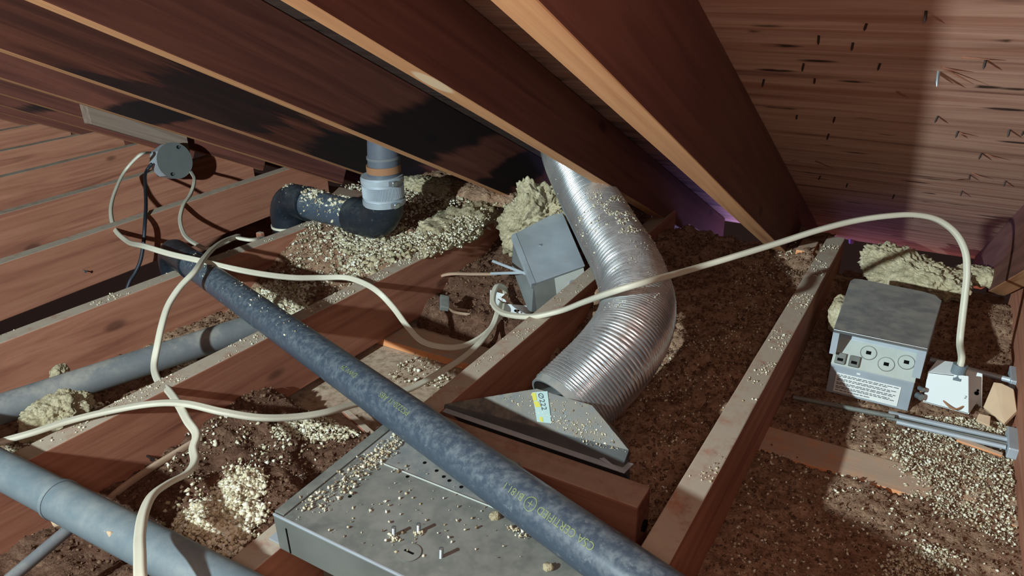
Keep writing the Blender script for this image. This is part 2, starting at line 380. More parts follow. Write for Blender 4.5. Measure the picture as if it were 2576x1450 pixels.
# ================================================================== STRUCTURE
def deck_z(y): return 0.982-SLOPE*y
bm = bmesh.new()
nrm = np.array([0, SLOPE, 1.0])/math.hypot(SLOPE, 1)*0.012
P4 = [(-4.6, -0.95, deck_z(-0.95)), (1.0, -0.95, deck_z(-0.95)), (1.0, 2.42, deck_z(2.42)), (-4.6, 2.42, deck_z(2.42))]
hexa_bm(bm, [np.array(p) for p in P4]+[np.array(p)+nrm for p in P4])
CEIL = struct(link('ceiling', bm_mesh('ceiling', bm), M_DECK))
FLOOR = struct(box('floor', (-1.425, -1.2, -0.175), (1.0, 1.80, -0.159), M_DRY))
struct(box('floor', (-4.6, -1.2, -0.175), (-2.21, 1.80, -0.159), M_DRY))       # the bay between is an open pipe chase
struct(box('wall_left', (-4.62, -1.0, -0.3), (-4.5, 2.4, 1.6), M_DECK))
# outer wall top plate, soffit board and fascia at the eave
struct(box('wall_eave', (-4.6, 1.80, -0.6), (1.0, 1.89, -0.141), M_HEADER))
def glow_panel(name, col, k):
    t = NT(name); t.b.inputs['Base Color'].default_value = (0.02, 0.02, 0.03, 1); t.b.inputs['Emission Color'].default_value = col; t.b.inputs['Emission Strength'].default_value = k; return t.m
struct(box('soffit_glow_1', (-1.15, 2.20, -0.43), (-0.34, 2.42, -0.425), glow_panel('violet_glow', (0.42, 0.38, 1.0, 1), 7.0)))      # unseen glowing panel added for the violet light of the soffit vents
struct(box('soffit_glow_2', (-0.23, 2.30, -0.43), (1.0, 2.40, -0.425), glow_panel('pink_glow', (1.0, 0.45, 0.44, 1), 1.3)))  # unseen panel added, its rose glow tints the boards of the right bay

RAFTERS = [  # left, right, bottom height at y=1.5, material, label
    (0.172, 0.210, 0.065, 'rafter at the right edge of the plywood bay, above the white plastic box'),
    (-0.290, -0.250, 0.066, 'reddish rafter bordering the bare plywood deck, its tip beside the narrow dusty joist'),
    (-0.598, -0.560, 0.105, 'rafter with pale lower edge crossing over the silver flexible duct'),
    (-0.980, -0.942, 0.080, 'broad rafter with black stained upper side in front of the grey vent stack'),
    (-1.385, -1.347, 0.062, 'dark streaked rafter just behind the grey vent stack'),
    (-1.820, -1.782, 0.060, 'thin looking rafter directly above the board with the round metal box'),
    (-2.225, -2.187, 0.060, 'far rafter carrying the short grey board and the round metal box'),
    (-2.630, -2.592, 0.058, 'fourth farthest rafter at the left edge, low over the joists'),
    (-3.040, -3.002, 0.058, 'third farthest rafter at the left edge, almost touching the joists'),
    (-3.450, -3.412, 0.058, 'farthest but one rafter, hardly visible at the left edge'),
    (-3.860, -3.822, 0.058, 'very farthest rafter, deep in the dark at the left edge'),
]
ST = math.atan(SLOPE)
def stain_or_spot(c, r, **k): return dict(c=c, r=r, **k)
M_RAF1 = wood('rafter_wood_stained', srgb(120, 75, 62), srgb(104, 62, 52), srgb(82, 46, 40), 'y', RX,
              stain_or_spot=[stain_or_spot((-0.94, 1.36, 0.285), (0.03, 0.46, 0.078), na=0.9), stain_or_spot((-0.94, 1.62, 0.10), (0.03, 0.24, 0.05), na=1.6), stain_or_spot((-0.94, 0.70, 0.63), (0.03, 0.40, 0.035), na=0.8)])
M_RAF2 = wood('rafter_wood_streaked', srgb(108, 62, 48), srgb(80, 44, 35), srgb(46, 26, 23), 'y', RX,
              stain_or_spot=[stain_or_spot((-1.345, 1.15, 0.36), (0.03, 0.55, 0.09), na=3.0, ns=1.0, k=0.8), stain_or_spot((-1.345, 1.6, 0.12), (0.03, 0.40, 0.12), na=2.0)])
M_RAF0 = wood('rafter_wood_far', srgb(116, 68, 56), srgb(94, 54, 45), srgb(58, 33, 29), 'y', RX,
              stain_or_spot=[stain_or_spot((-1.78, 1.3, 0.27), (0.06, 0.35, 0.04), na=1.6), stain_or_spot((-2.6, 1.5, 0.2), (0.06, 0.25, 0.03), na=1.6)])
for i, (x0, x1, zb, lab) in enumerate(RAFTERS):
    b = lambda y: zb-SLOPE*(y-1.5)
    yh = 1.5+(zb+0.10)/SLOPE; y0 = -0.55
    poly = [(y0, b(y0)), (yh, b(yh)), (yh+0.03, deck_z(yh+0.03)-0.10), (2.36, deck_z(2.36)-0.10), (2.36, deck_z(2.36)-0.0006), (y0, deck_z(y0)-0.0006)]
    bm = bmesh.new(); vs = [bm.verts.new((x0, p[0], p[1])) for p in poly]; f = bm.faces.new(vs)
    r = bmesh.ops.extrude_face_region(bm, geom=[f]); bmesh.ops.translate(bm, vec=(x1-x0, 0, 0), verts=[v for v in r['geom'] if isinstance(v, bmesh.types.BMVert)])
    bevel_all(bm, 0.002, 2)
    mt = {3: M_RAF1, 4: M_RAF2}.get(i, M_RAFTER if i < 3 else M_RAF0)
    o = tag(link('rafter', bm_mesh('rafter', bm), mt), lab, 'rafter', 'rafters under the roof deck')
    o.data.materials.append(M_RAFEDGE_LIT)                       # lower faces get paler wood, brightness of the lit edges put into it
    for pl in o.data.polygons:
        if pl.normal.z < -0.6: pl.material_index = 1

JO = {  # name: (right edge x at y=0.3, at y=1.75), label
    'J6': (0.250, 0.252, 'joist at the right edge of the photo beside the white plastic box'),
    'h': (-0.166, -0.135, 'narrow dusty joist between the silver duct and the right metal box'),
    'g': (-0.556, -0.556, 'joist passing under the silver duct and along the big flat metal box'),
    'f': (-0.985, -0.925, 'long joist in the middle, crossed by the black pipe'),
    'e': (-1.390, -1.312, 'joist under the elbows of the black pipes'),
    'd': (-1.775, -1.822, 'joist behind the hanging black cable, sunlit looking dusty top'),
    'c': (-2.165, -2.203, 'joist right below the round metal box, fifth from the back'),
    'b': (-2.550, -2.625, 'fourth joist from the back at the left edge'),
    'a': (-2.960, -3.000, 'third rearmost joist at the left edge, just under the rafters'),
    'aa': (-3.37, -3.40, 'rearmost but one joist at the left edge, mostly hidden by rafters'),
    'ab': (-3.78, -3.80, 'rearmost joist at the left edge, mostly hidden by rafters'),
}
JO['d'] = (JO['d'][0], JO['d'][1], 'joist with wide dusty top directly behind the hanging black cable')
def jx(k, y): a, b_, _ = JO[k]; return a+(b_-a)*(y-0.3)/1.45
for k, (a, b_, lab) in JO.items():
    ya, yb = -1.15, (1.77 if k in 'h' else 1.79)
    xa, xb = jx(k, ya), jx(k, yb)
    P = []
    bm = bmesh.new(); zlo = -0.130 if k == 'd' else -0.139
    N = 40; ys = np.linspace(ya, yb, N); vs = []
    for y in ys:
        x = jx(k, y); w = 0.0006*random.uniform(-1, 1)
        vs.append([bm.verts.new(p) for p in ((x-0.038+w, y, zlo), (x+w, y, zlo), (x+w, y, w), (x-0.038+w, y, w))])
    for i in range(N-1):
        for j in range(4): bm.faces.new((vs[i][j], vs[i][(j+1) % 4], vs[i+1][(j+1) % 4], vs[i+1][j]))
    bm.faces.new(vs[0][::-1]); bm.faces.new(vs[-1])
    bmesh.ops.recalc_face_normals(bm, faces=bm.faces)
    ed = [e for e in bm.edges if len(e.link_faces) == 2 and e.calc_face_angle(0) > 0.5]
    bmesh.ops.bevel(bm, geom=ed, offset=0.0018, segments=2, profile=0.5, affect='EDGES')
    tag(link('joist', bm_mesh('joist', bm), M_JOIST), lab, 'joist', 'ceiling joists')

for y0, y1, lab in [(1.045, 1.122, 'thin orange furring strip under the joists, crossing by the looped white cables'),
                    (0.665, 0.728, 'thin furring strip under the joists, left end of it by the big flat metal box'),
                    (0.27, 0.335, 'thin furring strip under the joists nearest the viewer, mostly buried'),
                    (1.44, 1.505, 'thin furring strip under the joists farthest away, by the small tilted box')]:
    tag(box('furring_strip', (-1.41, y0, -0.158), (0.42, y1, -0.1405), M_FRESH, bev=0.0015), lab, 'wood strip', 'furring strips on the ceiling board')
# header board between two joists, in front of the duct boot
hd = thing('header_board', (-0.38, 0.685, -0.14), 'short header board on edge behind the big flat metal box, under the duct boot', 'wood board')
box('board', (-0.552, 0.664, -0.139), (-0.224, 0.711, -0.002), M_HEADER, hd, bev=0.003)
b1 = PZ(1620, 1300, -0.03); disc('bolt_head', (-0.2235, 0.69, -0.05), (1, 0, 0), 0.008, 0.006, M_BLACK, hd)
tag(box('wood_block', (-0.225, 1.66, -0.06), (-0.188, 1.74, -0.008), M_FRESH, bev=0.002), 'small pale wood block beside the far end of the narrow dusty joist', 'wood block')
tag(box('wood_block', (-1.458, 1.155, -0.10), (-1.44, 1.17, -0.012), M_JOIST, bev=0.003), 'small wood block beside the far black pipe elbow', 'wood block')

# roofing nail tips and splinters poking through the deck (parts of the ceiling)
def nail(px, py, ln=0.016, r=0.0016):
    d = ray(px, py); n = np.array([0, SLOPE, 1.0]); t = (0.982-n@CPOS)/(n@d); p = CPOS+d*t
    nn = -n/np.linalg.norm(n); nn = nn+RNG.normal(0, 0.15, 3); nn /= np.linalg.norm(nn)
    ln *= 0.7; P = np.array([p-nn*0.004, p+nn*ln*0.7, p+nn*ln]); tube('nail', P, r, M_SCREW if ln > 0.0175 else M_NAIL, CEIL, 6, scale=[1, 1, 0.15], up=(1, 0.1, 0))
M_NAIL = plain('rusty_nail', srgb(60, 48, 44), 0.6, 0.6)
for px, py in [(2022, 160), (2362, 185), (2146, 108), (2214, 160), (1922, 200), (2050, 198), (2360, 292), (2100, 295), (2005, 290), (2085, 337), (2470, 385), (2410, 330), (2540, 326), (2480, 150), (2576, 330), (2064, 443), (2132, 462), (2250, 490), (2420, 480), (2330, 28), (2440, 440), (2300, 540), (2060, 90), (2530, 455), (2180, 60)]:
    nail(px, py, random.uniform(0.010, 0.017))
nail(2361, 180, 0.026, 0.002)
def splinter(a, b, w=0.0022):
    n = np.array([0, SLOPE, 1.0]); pts = []
    for (px, py), off in ((a, 0.0), (b, 0.010)):
        d = ray(px, py); t = (0.982-off-n@CPOS)/(n@d); pts.append(CPOS+d*t)
    tube('splinter', np.array([pts[0], (pts[0]+pts[1])/2, pts[1]]), w*0.6, M_HEADER, CEIL, 5, scale=[1, 0.8, 0.2])
for a, b in [((2365, 168), (2450, 212)), ((2368, 170), (2412, 180)), ((2255, 230), (2290, 248)), ((2480, 388), (2515, 402)), ((2445, 435), (2475, 450)), ((2420, 145), (2490, 150)), ((2390, 452), (2420, 450)), ((2410, 332), (2432, 342)), ((2050, 405), (2100, 425))]: splinter(a, b)

# ================================================================== LOOSE INSULATION
def smooth(x, a, b): t = np.clip((x-a)/(b-a), 0, 1); return t*t*(3-2*t)
def h12(x, y): return -0.150+0.006*fbm(x, y, 30, 3, 3)
def h23(x, y):
    b = -0.118+0.05*smooth(y, 0.95, 1.10)+0.065*smooth(y, 1.05, 1.22)+0.03*smooth(y, 1.45, 1.7)
    b = b+0.02*np.exp(-((x+1.05)**2+(y-0.92)**2)/0.008)
    return b+0.016*fbm(x, y, 22, 4, 11)+0.006*fbm(x, y, 120, 3, 5)
def h34(x, y):
    b = -0.112+0.0*x
    b = b-0.07*smooth(y, 0.72, 0.78)*(1-smooth(y, 1.12, 1.2))
    b = b+0.035*smooth(y, 1.2, 1.35)+0.06*smooth(y, 1.4, 1.62)+0.04*smooth(y, 1.6, 1.75)
    b = b+0.110*(1-smooth(np.hypot((x+0.668)/0.085, (y-0.435)/0.088), 0.75, 1.5))+0.035*np.exp(-((x+0.95)**2/0.002+(y-0.66)**2/0.012))
    return b+0.016*fbm(x, y, 24, 4, 21)+0.006*fbm(x, y, 130, 3, 6)
def h45(x, y):
    b = -0.125+0.03*smooth(y, 0.8, 1.1)+0.05*smooth(y, 1.1, 1.5)+0.02*smooth(y, 1.45, 1.65)-0.06*smooth(y, 1.65, 1.85)*(1-smooth(x, -0.34, -0.22))
    b = b+0.035*np.exp(-((x+0.25)**2/0.006+(y-1.18)**2/0.02))
    return b+0.03*fbm(x, y, 15, 4, 31)+0.006*fbm(x, y, 110, 3, 7)
def h56(x, y):
    b = -0.136+0.025*smooth(y, 1.2, 1.5)+0.03*smooth(y, 1.5, 1.68)-0.06*smooth(y, 1.72, 1.82)
    b = b-0.012*smooth(y, 1.03, 1.05)*(1-smooth(y, 1.11, 1.14))*(1-0.8*smooth(x, 0.02, 0.10))
    return b+0.009*fbm(x, y, 16, 4, 41)+0.005*fbm(x, y, 120, 3, 8)
def carpet(name, kl, kr, hf, y0, y1, lab, step=0.005, mat=None):
    ny = int((y1-y0)/step); nx = int(0.38/step); ys = np.linspace(y0, y1, ny); us = np.linspace(0, 1, nx)
    Y, U = np.meshgrid(ys, us, indexing='ij')
    XL = np.array([jx(kl, y) for y in ys])-0.004; XR = np.array([jx(kr, y) for y in ys])-0.038+0.004
    X = XL[:, None]*(1-U)+XR[:, None]*U; Zz = hf(X, Y)
    X = X+0.0025*fbm(X, Y, 90, 2, 77); v = np.stack([X, Y, Zz], -1).reshape(-1, 3)
    idx = np.arange(ny*nx).reshape(ny, nx); f = np.stack([idx[:-1, :-1], idx[:-1, 1:], idx[1:, 1:], idx[1:, :-1]], -1).reshape(-1, 4)
    o = link(name, mesh_pd(name, v, f), mat or M_WOOL, smooth=True); tag(o, lab, 'insulation', None, 'stuff'); return o
carpet('loose_insulation', 'e', 'f', h23, 0.15, 1.80, 'brown loose insulation around the dusty grey pipe lying between two joists')
carpet('loose_insulation', 'f', 'g', h34, 0.10, 1.80, 'brown loose insulation between the middle joist and the big flat metal box', mat=M_WOOLSHADE)
carpet('loose_insulation', 'g', 'h', h45, 0.62, 1.88, 'dark brown fluffy insulation under the silver duct')
carpet('loose_insulation', 'h', 'J6', h56, 0.30, 1.92, 'flat brown insulation in the right bay around the metal box with knockouts')

def blob(name, c, r, mat, label, seed=0, rot=0.0, amp=0.34, freq=14, cat='insulation', sub=6, tilt=(0, 0)):
    bm = bmesh.new(); bmesh.ops.create_icosphere(bm, subdivisions=sub, radius=1.0)
    from mathutils import noise as mn
    cr, sr = math.cos(rot), math.sin(rot); R3 = Matrix.Rotation(rot, 3, 'Z') @ Matrix.Rotation(tilt[0], 3, 'X') @ Matrix.Rotation(tilt[1], 3, 'Y')
    for v in bm.verts:
        d = v.co.copy(); d = Vector([math.copysign(abs(k)**0.75, k) for k in d])
        q = Vector((d.x*r[0], d.y*r[1], d.z*r[2])); s = Vector((seed*3.1, seed*1.7, seed*0.9))
        n = mn.fractal(q*freq+s, 0.9, 2.0, 4); n2 = mn.noise(q*freq*6+s)
        n3 = mn.noise(q*freq*17+s); q = q*(1+amp*n)+v.co*(min(r)*(0.22*n2+0.16*n3)); q = R3 @ q; v.co = q+Vector([float(k) for k in c])
    o = link(name, bm_mesh(name, bm), mat, smooth=True)
    if label: tag(o, label, cat)
    return o
blob('insulation_batt', PD(1345, 560, 1.78), (0.075, 0.05, 0.11), M_BATT, 'cream insulation chunk behind the small tilted metal box', 1, 0.5, tilt=(0.5, 0.2))
blob('insulation_batt', PZ(1150, 570, 0.012), (0.055, 0.15, 0.035), M_BATT, 'cream insulation heap lying over the joist beside the vent stack elbow', 2, 0.0)
blob('insulation_batt', PZ(2300, 690, -0.05), (0.11, 0.045, 0.045), M_BATT, 'ragged cream insulation chunk behind the right metal box', 3, -0.25, tilt=(0.2, 0.25))
blob('insulation_batt', PZ(2470, 695, -0.05), (0.05, 0.03, 0.02), M_BATT, 'small cream insulation tuft below the right end of the plywood', 4, 0.0)
blob('insulation_batt', PD(1540, 770, 1.36), (0.03, 0.04, 0.045), M_WOOL, 'brown insulation wad squeezed between duct and joist', 5, 0.3)
blob('insulation_batt', PZ(1090, 480, 0.02), (0.12, 0.05, 0.03), M_BATT, 'scraggly insulation ridge behind the vent stack under the rafter', 6, 0.2)
blob('insulation_batt', PZ(1215, 490, 0.03), (0.10, 0.05, 0.025), M_WOOL, 'dusty insulation ridge right of the vent stack under the stained rafter', 7, 0.0)
blob('insulation_batt', PZ(150, 1035, -0.075), (0.045, 0.06, 0.03), M_BATT, 'cream insulation lump in front of the dusty grey pipe at the left', 8, 0.4)
blob('insulation_batt', PZ(150, 945, -0.05), (0.012, 0.02, 0.02), M_BATT, 'tiny cream tuft standing behind the dusty grey pipe', 9, 0.4)
blob('insulation_batt', PD(2108, 800, 1.42), (0.014, 0.03, 0.035), M_BATT, 'cream tuft at the left side of the right metal box', 10, 0.0)

# ================================================================== PIPES
def bend(c0, d0, d1, R, n=10):
    """arc starting at c0 heading d0, turning to d1 with centreline radius R"""
    d0 = np.array(d0, float)/np.linalg.norm(d0); d1 = np.array(d1, float)/np.linalg.norm(d1); c0 = np.array(c0, float)
    ang = math.acos(np.clip(d0@d1, -1, 1)); k = d1-d0*(d0@d1); k /= np.linalg.norm(k); cen = c0+k*R
    return np.array([cen-k*R*math.cos(a)+d0*R*math.sin(a) for a in np.linspace(0, ang, n)])
# -- long black drain pipe
pb = PZ(1500, 1385, 0.095); pm = PZ(545, 710, 0.054); pd = (pb-pm)/np.linalg.norm(pb-pm); pa = pm-pd*((pm[0]+1.372)/pd[0])
dp = thing('drain_pipe', (-0.7, 0.66, 0.0), 'long black plastic drain pipe with printed lettering running diagonally over the joists', 'pipe')
RP = 0.0264
tube('pipe', straight(pa, pb+pd*0.45), RP, M_ABS, dp, 40)
eb = bend(pa-pd*0.005, -pd, (0, 0, -1), 0.045)
tube('elbow', np.vstack([straight(pa+pd*0.10, pa+pd*0.002, 0.01), eb, straight(eb[-1]+[0, 0, -0.004], eb[-1]+[0, 0, -0.075], 0.01)]), RP+0.0035, M_ABSCLEAN, dp, 40)
ring('hub_rim', pa+pd*0.10, pd, RP, RP+0.0045, 0.006, M_ABSCLEAN, dp)
def pipe_text(body, size, s0, ang0, mat, parent=dp):
    """lettering wrapped on the pipe: s0 along the axis from pb towards pa, ang0 around it; reads from the far end"""
    me = text_mesh(body, size); T = pd; U = np.array([0, 0, 1.0]); U = U-T*(U@T); U /= np.linalg.norm(U); V = np.cross(T, U)  # V points to the viewer side
    xs = [v.co.x for v in me.vertices]
    for v in me.vertices:
        a = ang0-(v.co.y)/RP; s = s0-v.co.x
        p = pb+pd*s+(U*math.sin(a)+V*math.cos(a))*(RP+0.0004); v.co = p
    return link('lettering', me, mat, parent)
pipe_text('CSA CERTIFIED \u2295 B181.1', 0.0112, 0.012, math.radians(60), M_YELLOW)
pipe_text('PS2220-11 ABS', 0.0108, -0.30, math.radians(68), M_YELLOW)
pipe_text('DWV 29', 0.0108, -0.43, math.radians(70), M_YELLOW)

# -- grey pipe, lower left
gp = thing('grey_pipe', (-0.8, 0.305, 0.0), 'blue-grey plastic pipe with a joint at the lower left corner', 'pipe')
ga, gb = PZ(0, 1180, 0.026), PZ(500, 1440, 0.028); gd = (gb-ga)/np.linalg.norm(gb-ga); ga = ga-gd*0.5; gb = gb+gd*0.4
gj = PZ(142, 1252, 0.030); gs = (gj-ga)@gd
tube('pipe', straight(ga, ga+gd*gs), 0.0228, M_GREYPIPE, gp, 36)
tube('pipe', straight(ga+gd*(gs+0.006), gb), 0.0242, M_GREYPIPE, gp, 36)
ring('joint_rim', ga+gd*(gs+0.004), gd, 0.022, 0.0252, 0.006, M_GREYPIPE, gp)
blob('glue_lump', ga+gd*(gs+0.012)+np.array([0, -0.012, -0.018]), (0.010, 0.006, 0.010), M_CARD, None, 12, amp=0.3, sub=3, freq=60).parent = gp
blob('glue_lump', ga+gd*(gs+0.128)+np.array([0.0, -0.016, 0.002]), (0.009, 0.004, 0.016), M_CARD, None, 13, amp=0.3, sub=3, freq=60).parent = gp
for o in list(gp.children):
    if o.name.startswith('glue_lump'): o.location = Vector(o.location)-Vector(gp.location)
# -- dusty grey pipe lying in the bay
qa, qb = PZ(-60, 1050, -0.055), PZ(648, 818, -0.055)
dg = thing('dusty_pipe', (qa+qb)/2-[0, 0, 0.03], 'dust covered grey pipe lying between two joists at the left', 'pipe')
tube('pipe', straight(qa-(qb-qa)*0.3, qb), 0.0255, M_GREYDUSTY, dg, 36)
ring('end_rim', qb, qb-qa, 0.021, 0.0262, 0.008, M_GREYDUSTY, dg)
# -- thin dusty pipe under the lower left pipe
ta, tb = PZ(190, 1318, -0.01), PZ(20, 1462, -0.03)
tn = thing('thin_pipe', (ta+tb)/2, 'thin dusty conduit slanting away below the blue-grey pipe', 'conduit')
tube('tube', straight(ta, tb+(tb-ta)*0.4), 0.0075, M_GREYDUSTY, tn, 18); ring('collar', ta, tb-ta, 0.006, 0.0095, 0.012, M_GREYDUSTY, tn)

# -- vent stack with elbows
sz = 0.046; sb = PZ(972, 562, sz); le = PZ(722, 500, sz); RV = 0.0385
hd_ = (le-sb); hl = np.linalg.norm(hd_); hd_ /= hl
vs_ = thing('vent_stack', (sb[0], sb[1], 0.0), 'grey vent stack with steel banded coupling on black elbows and a dusty horizontal pipe', 'pipe')
b0 = bend(sb+hd_*0.055, -hd_, (0, 0, 1), 0.055, 12)
tube('elbow', np.vstack([straight(sb+hd_*0.115, sb+hd_*0.058, 0.01), b0, straight(b0[-1]+[0, 0, 0.004], b0[-1]+[0, 0, 0.02], 0.01)]), RV+0.007, M_ABSCLEAN, vs_, 40)
tube('horizontal_pipe', straight(sb+hd_*0.10, sb+hd_*(hl-0.05)), RV, M_ABS, vs_, 40)
b2 = bend(sb+hd_*(hl-0.04), hd_, (0, 0, -1), 0.05, 12)
tube('elbow', np.vstack([straight(sb+hd_*(hl-0.085), sb+hd_*(hl-0.042), 0.01), b2, straight(b2[-1]+[0, 0, -0.004], b2[-1]+[0, 0, -0.05], 0.01)]), RV+0.0055, M_ABSCLEAN, vs_, 40)
ring('hub_rim', sb+hd_*(hl-0.085), hd_, RV, RV+0.007, 0.006, M_ABSCLEAN, vs_)
rb = b2[-1]+np.array([0, 0, -0.025]); ring('pale_collar', rb, (0, 0, 1), RV+0.004, RV+0.008, 0.006, M_CABLE, vs_)
top = b0[-1]
tube('stack_pipe', straight(top, [top[0]+0.02, top[1]+0.012, deck_z(top[1])+0.03]), RV-0.001, M_STACK, vs_, 40)
cz = top[2]+0.028
P = np.array([[top[0], top[1], z] for z in np.linspace(cz-0.034, cz+0.036, 13)])
cp = tube('coupling', P, RV+0.0085, M_GALVCLEAN, vs_, 96, scale=[1.03, 1.035, 1.0]+[1.0+0.008*(i % 2) for i in range(7)]+[1.0, 1.035, 1.03])
_a = np.linspace(0, 2*math.pi, 180, endpoint=False); _r = RV+0.0098+0.0009*np.sign(np.sin(_a*90+0.1))
v, f = sweep(np.array([[top[0], top[1], cz-0.014], [top[0], top[1], cz+0.014]]), np.stack([_r*np.cos(_a), _r*np.sin(_a)], 1)); link('ribbed_shield', mesh_pd('ribbed_shield', v, f), M_GALVCLEAN, cp)
for z in (cz-0.026, cz+0.026): ring('clamp_band', (top[0], top[1], z), (0, 0, 1), RV+0.006, RV+0.0118, 0.011, M_GALVCLEAN, cp, 40)
for z in (cz-0.026, cz+0.026):
    box('clamp_screw', (top[0]+0.040, top[1]-0.028, z-0.006), (top[0]+0.056, top[1]-0.012, z+0.006), M_SCREW, cp, bev=0.002)
ring('glue_band', (top[0]+0.005, top[1]+0.003, cz+0.052), (0, 0, 1), RV-0.002, RV+0.0015, 0.016, M_RUST, vs_)
ring('glue_band', (top[0]+0.007, top[1]+0.004, cz+0.078), (0, 0, 1), RV-0.002, RV+0.0008, 0.006, M_GREYDUSTY, vs_)

# ================================================================== FLEXIBLE DUCT AND BOOT
DW = 0.062
ctr = [(-0.385, 0.795, 0.018), (-0.352, 0.885, 0.062), PZ(1600, 800, 0.082), PZ(1590, 700, 0.092), PZ(1525, 575, 0.112), PZ(1468, 470, 0.150), (-0.74, 1.50, 0.21), (-0.76, 1.52, 0.30)]
cc = resample(catmull(ctr, 24), 0.0010)
n_ = len(cc); ph = np.arange(n_)*0.0010/0.0054
sc_ = 1.0+0.021*np.cos(2*math.pi*ph)+0.006*np.array([vnoise(np.array([s*9.0]), np.array([0.5]), 3)[0] for s in np.arange(n_)*0.0010])
du = thing('flexible_duct', (ctr[2][0], ctr[2][1], 0.0), 'silver corrugated flexible duct curving up under the rafter', 'duct')
seg = int(n_*0.50)
v, f = sweep(cc, circ(DW, 40), sc_, caps=False); dto = link('hose', mesh_pd('hose', v, f), M_ALU, du, smooth=True)
bt = thing('duct_boot', (-0.4, 0.76, 0.0), 'dusty sheet metal hood with a blue sticker at the lower end of the silver duct', 'duct boot')
hoodpts = [(-0.556, 0.722, 0.002), (-0.268, 0.722, 0.002), (-0.262, 0.726, 0.030), (-0.555, 0.724, 0.008), None, tuple(PZ(1490, 1020, 0.062)), (-0.30, 0.82, -0.03), (-0.46, 0.84, -0.03), (-0.55, 0.76, -0.05), (-0.27, 0.76, -0.05)]
h0 = np.array(hoodpts[3]); h1 = np.array(hoodpts[2]); h2 = np.array(hoodpts[5]); hn = np.cross(h1-h0, h2-h0); hn /= np.linalg.norm(hn)
if hn[2] < 0: hn = -hn
def onhood(px, py, lift=0.0008):
    d = ray(px, py); t = (hn@(h0-CPOS))/(hn@d); return CPOS+d*t+hn*lift
hoodpts[4] = tuple(onhood(1350, 978, 0.0))
hull('hood', hoodpts, M_HOOD, bt, bev=0.0008)
hexa('flange', quad_slab([(-0.552, 0.7135, 0.0005), (-0.262, 0.7135, 0.0005), (-0.258, 0.735, 0.002), (-0.552, 0.735, 0.002)], 0.0012), M_GALVCLEAN, bt)
hexa('bent_tab', [PZ(1470, 1130, 0.006), PZ(1560, 1190, 0.0), PZ(1548, 1176, 0.003), PZ(1480, 1122, 0.012)]+[p+np.array([0, 0, 0.0012]) for p in (PZ(1470, 1130, 0.006), PZ(1560, 1190, 0.0), PZ(1548, 1176, 0.003), PZ(1480, 1122, 0.012))], M_GALVCLEAN, bt)
ax = cc[10]-cc[0]; ax = ax/np.linalg.norm(ax)
ring('collar', cc[0]+ax*0.018, ax, DW-0.004, DW-0.0005, 0.058, M_GALV, bt, 44)
# sticker on the hood's sloping face
st = hexa('sticker', [onhood(*p) for p in [(1352, 1062), (1388, 1066), (1378, 985), (1340, 988)]]+[onhood(*p, lift=0.0014) for p in [(1352, 1062), (1388, 1066), (1378, 985), (1340, 988)]], M_STICKER, bt)
for q in [[(1338, 990), (1349, 989), (1352, 1008), (1343, 1010)], [(1343, 1012), (1355, 1010), (1362, 1024), (1349, 1026)], [(1358, 1050), (1365, 1050), (1368, 1062), (1361, 1062)]]:
    hexa('yellow_mark', [onhood(*p, lift=0.0015) for p in q]+[onhood(*p, lift=0.0019) for p in q], M_YELLOW2, st)
ex = onhood(1352, 1020)-onhood(1344, 988); ey = onhood(1378, 985)-onhood(1350, 988)
text_flat('\u00d8222', 0.011, onhood(1354, 990, 0.0016), ex, ey, M_INK, st)

# ================================================================== BIG FLAT METAL BOX
MB0, MB1, MBY0, MBY1, MBZ = -0.556, -0.185, 0.397, 0.612, 0.053
mb = thing('metal_housing', (-0.37, 0.5, 0.0), 'big flat dusty metal box under the black pipe in the foreground', 'metal box')
box('body', (MB0+0.03, MBY0+0.03, -0.150), (-0.36, MBY1-0.02, 0.001), M_GALVDARK, mb, bev=0.002)
def prism(name, poly, z0, z1, mat, parent=None, bev=0.0):
    bm = bmesh.new(); a = [bm.verts.new((x, y, z0)) for x, y in poly]; b = [bm.verts.new((x, y, z1)) for x, y in poly]; n = len(poly)
    bm.faces.new(a[::-1]); bm.faces.new(b)
    for i in range(n): bm.faces.new((a[i], a[(i+1) % n], b[(i+1) % n], b[i]))
    if bev: bevel_all(bm, bev)
    return link(name, bm_mesh(name, bm), mat, parent)
tray = prism('tray', [(MB0, MBY0), (MB1, MBY0), (MB1, 0.48), (-0.36, MBY1), (MB0, MBY1)], 0.001, MBZ-0.0015, M_GALVDARK, mb, 0.002)
ysm = PZ(1270, 1290, MBZ)[1]
prism('lid', [(MB0+0.016, MBY0+0.002), (MB1-0.003, MBY0+0.002), (MB1-0.003, 0.479), (MB1-0.003-(ysm-0.479)*1.32, ysm), (MB0+0.016, ysm)], MBZ-0.0016, MBZ, M_GALVDARK, mb, 0.0005)
prism('lid', [(MB0+0.016, ysm+0.0016), (MB1-0.005-(ysm-0.479)*1.32, ysm+0.0016), (-0.364, MBY1-0.002), (MB0+0.016, MBY1-0.002)], MBZ-0.0016, MBZ-0.0002, M_GALV, mb, 0.0005)
box('seam_edge', (MB0+0.03, ysm-0.0008, MBZ-0.001), (MB1-0.01-(ysm-0.479)*1.32, ysm+0.0008, MBZ+0.0012), M_KNOCK, mb, bev=0.0004)
box('side_fold', (MB0-0.0006, MBY0+0.004, MBZ-0.003), (MB0+0.014, MBY1-0.004, MBZ+0.0006), M_GALVDARK, mb, bev=0.0006)
box('front_edge', (MB0+0.001, MBY0-0.0006, MBZ-0.0022), (MB1-0.001, MBY0+0.0022, MBZ+0.0004), M_GALVCLEAN, mb, bev=0.0006)
box('corner_slit', (MB0+0.0185, MBY0-0.0009, 0.004), (MB0+0.0200, MBY0+0.0003, 0.040), M_BLACK, mb)
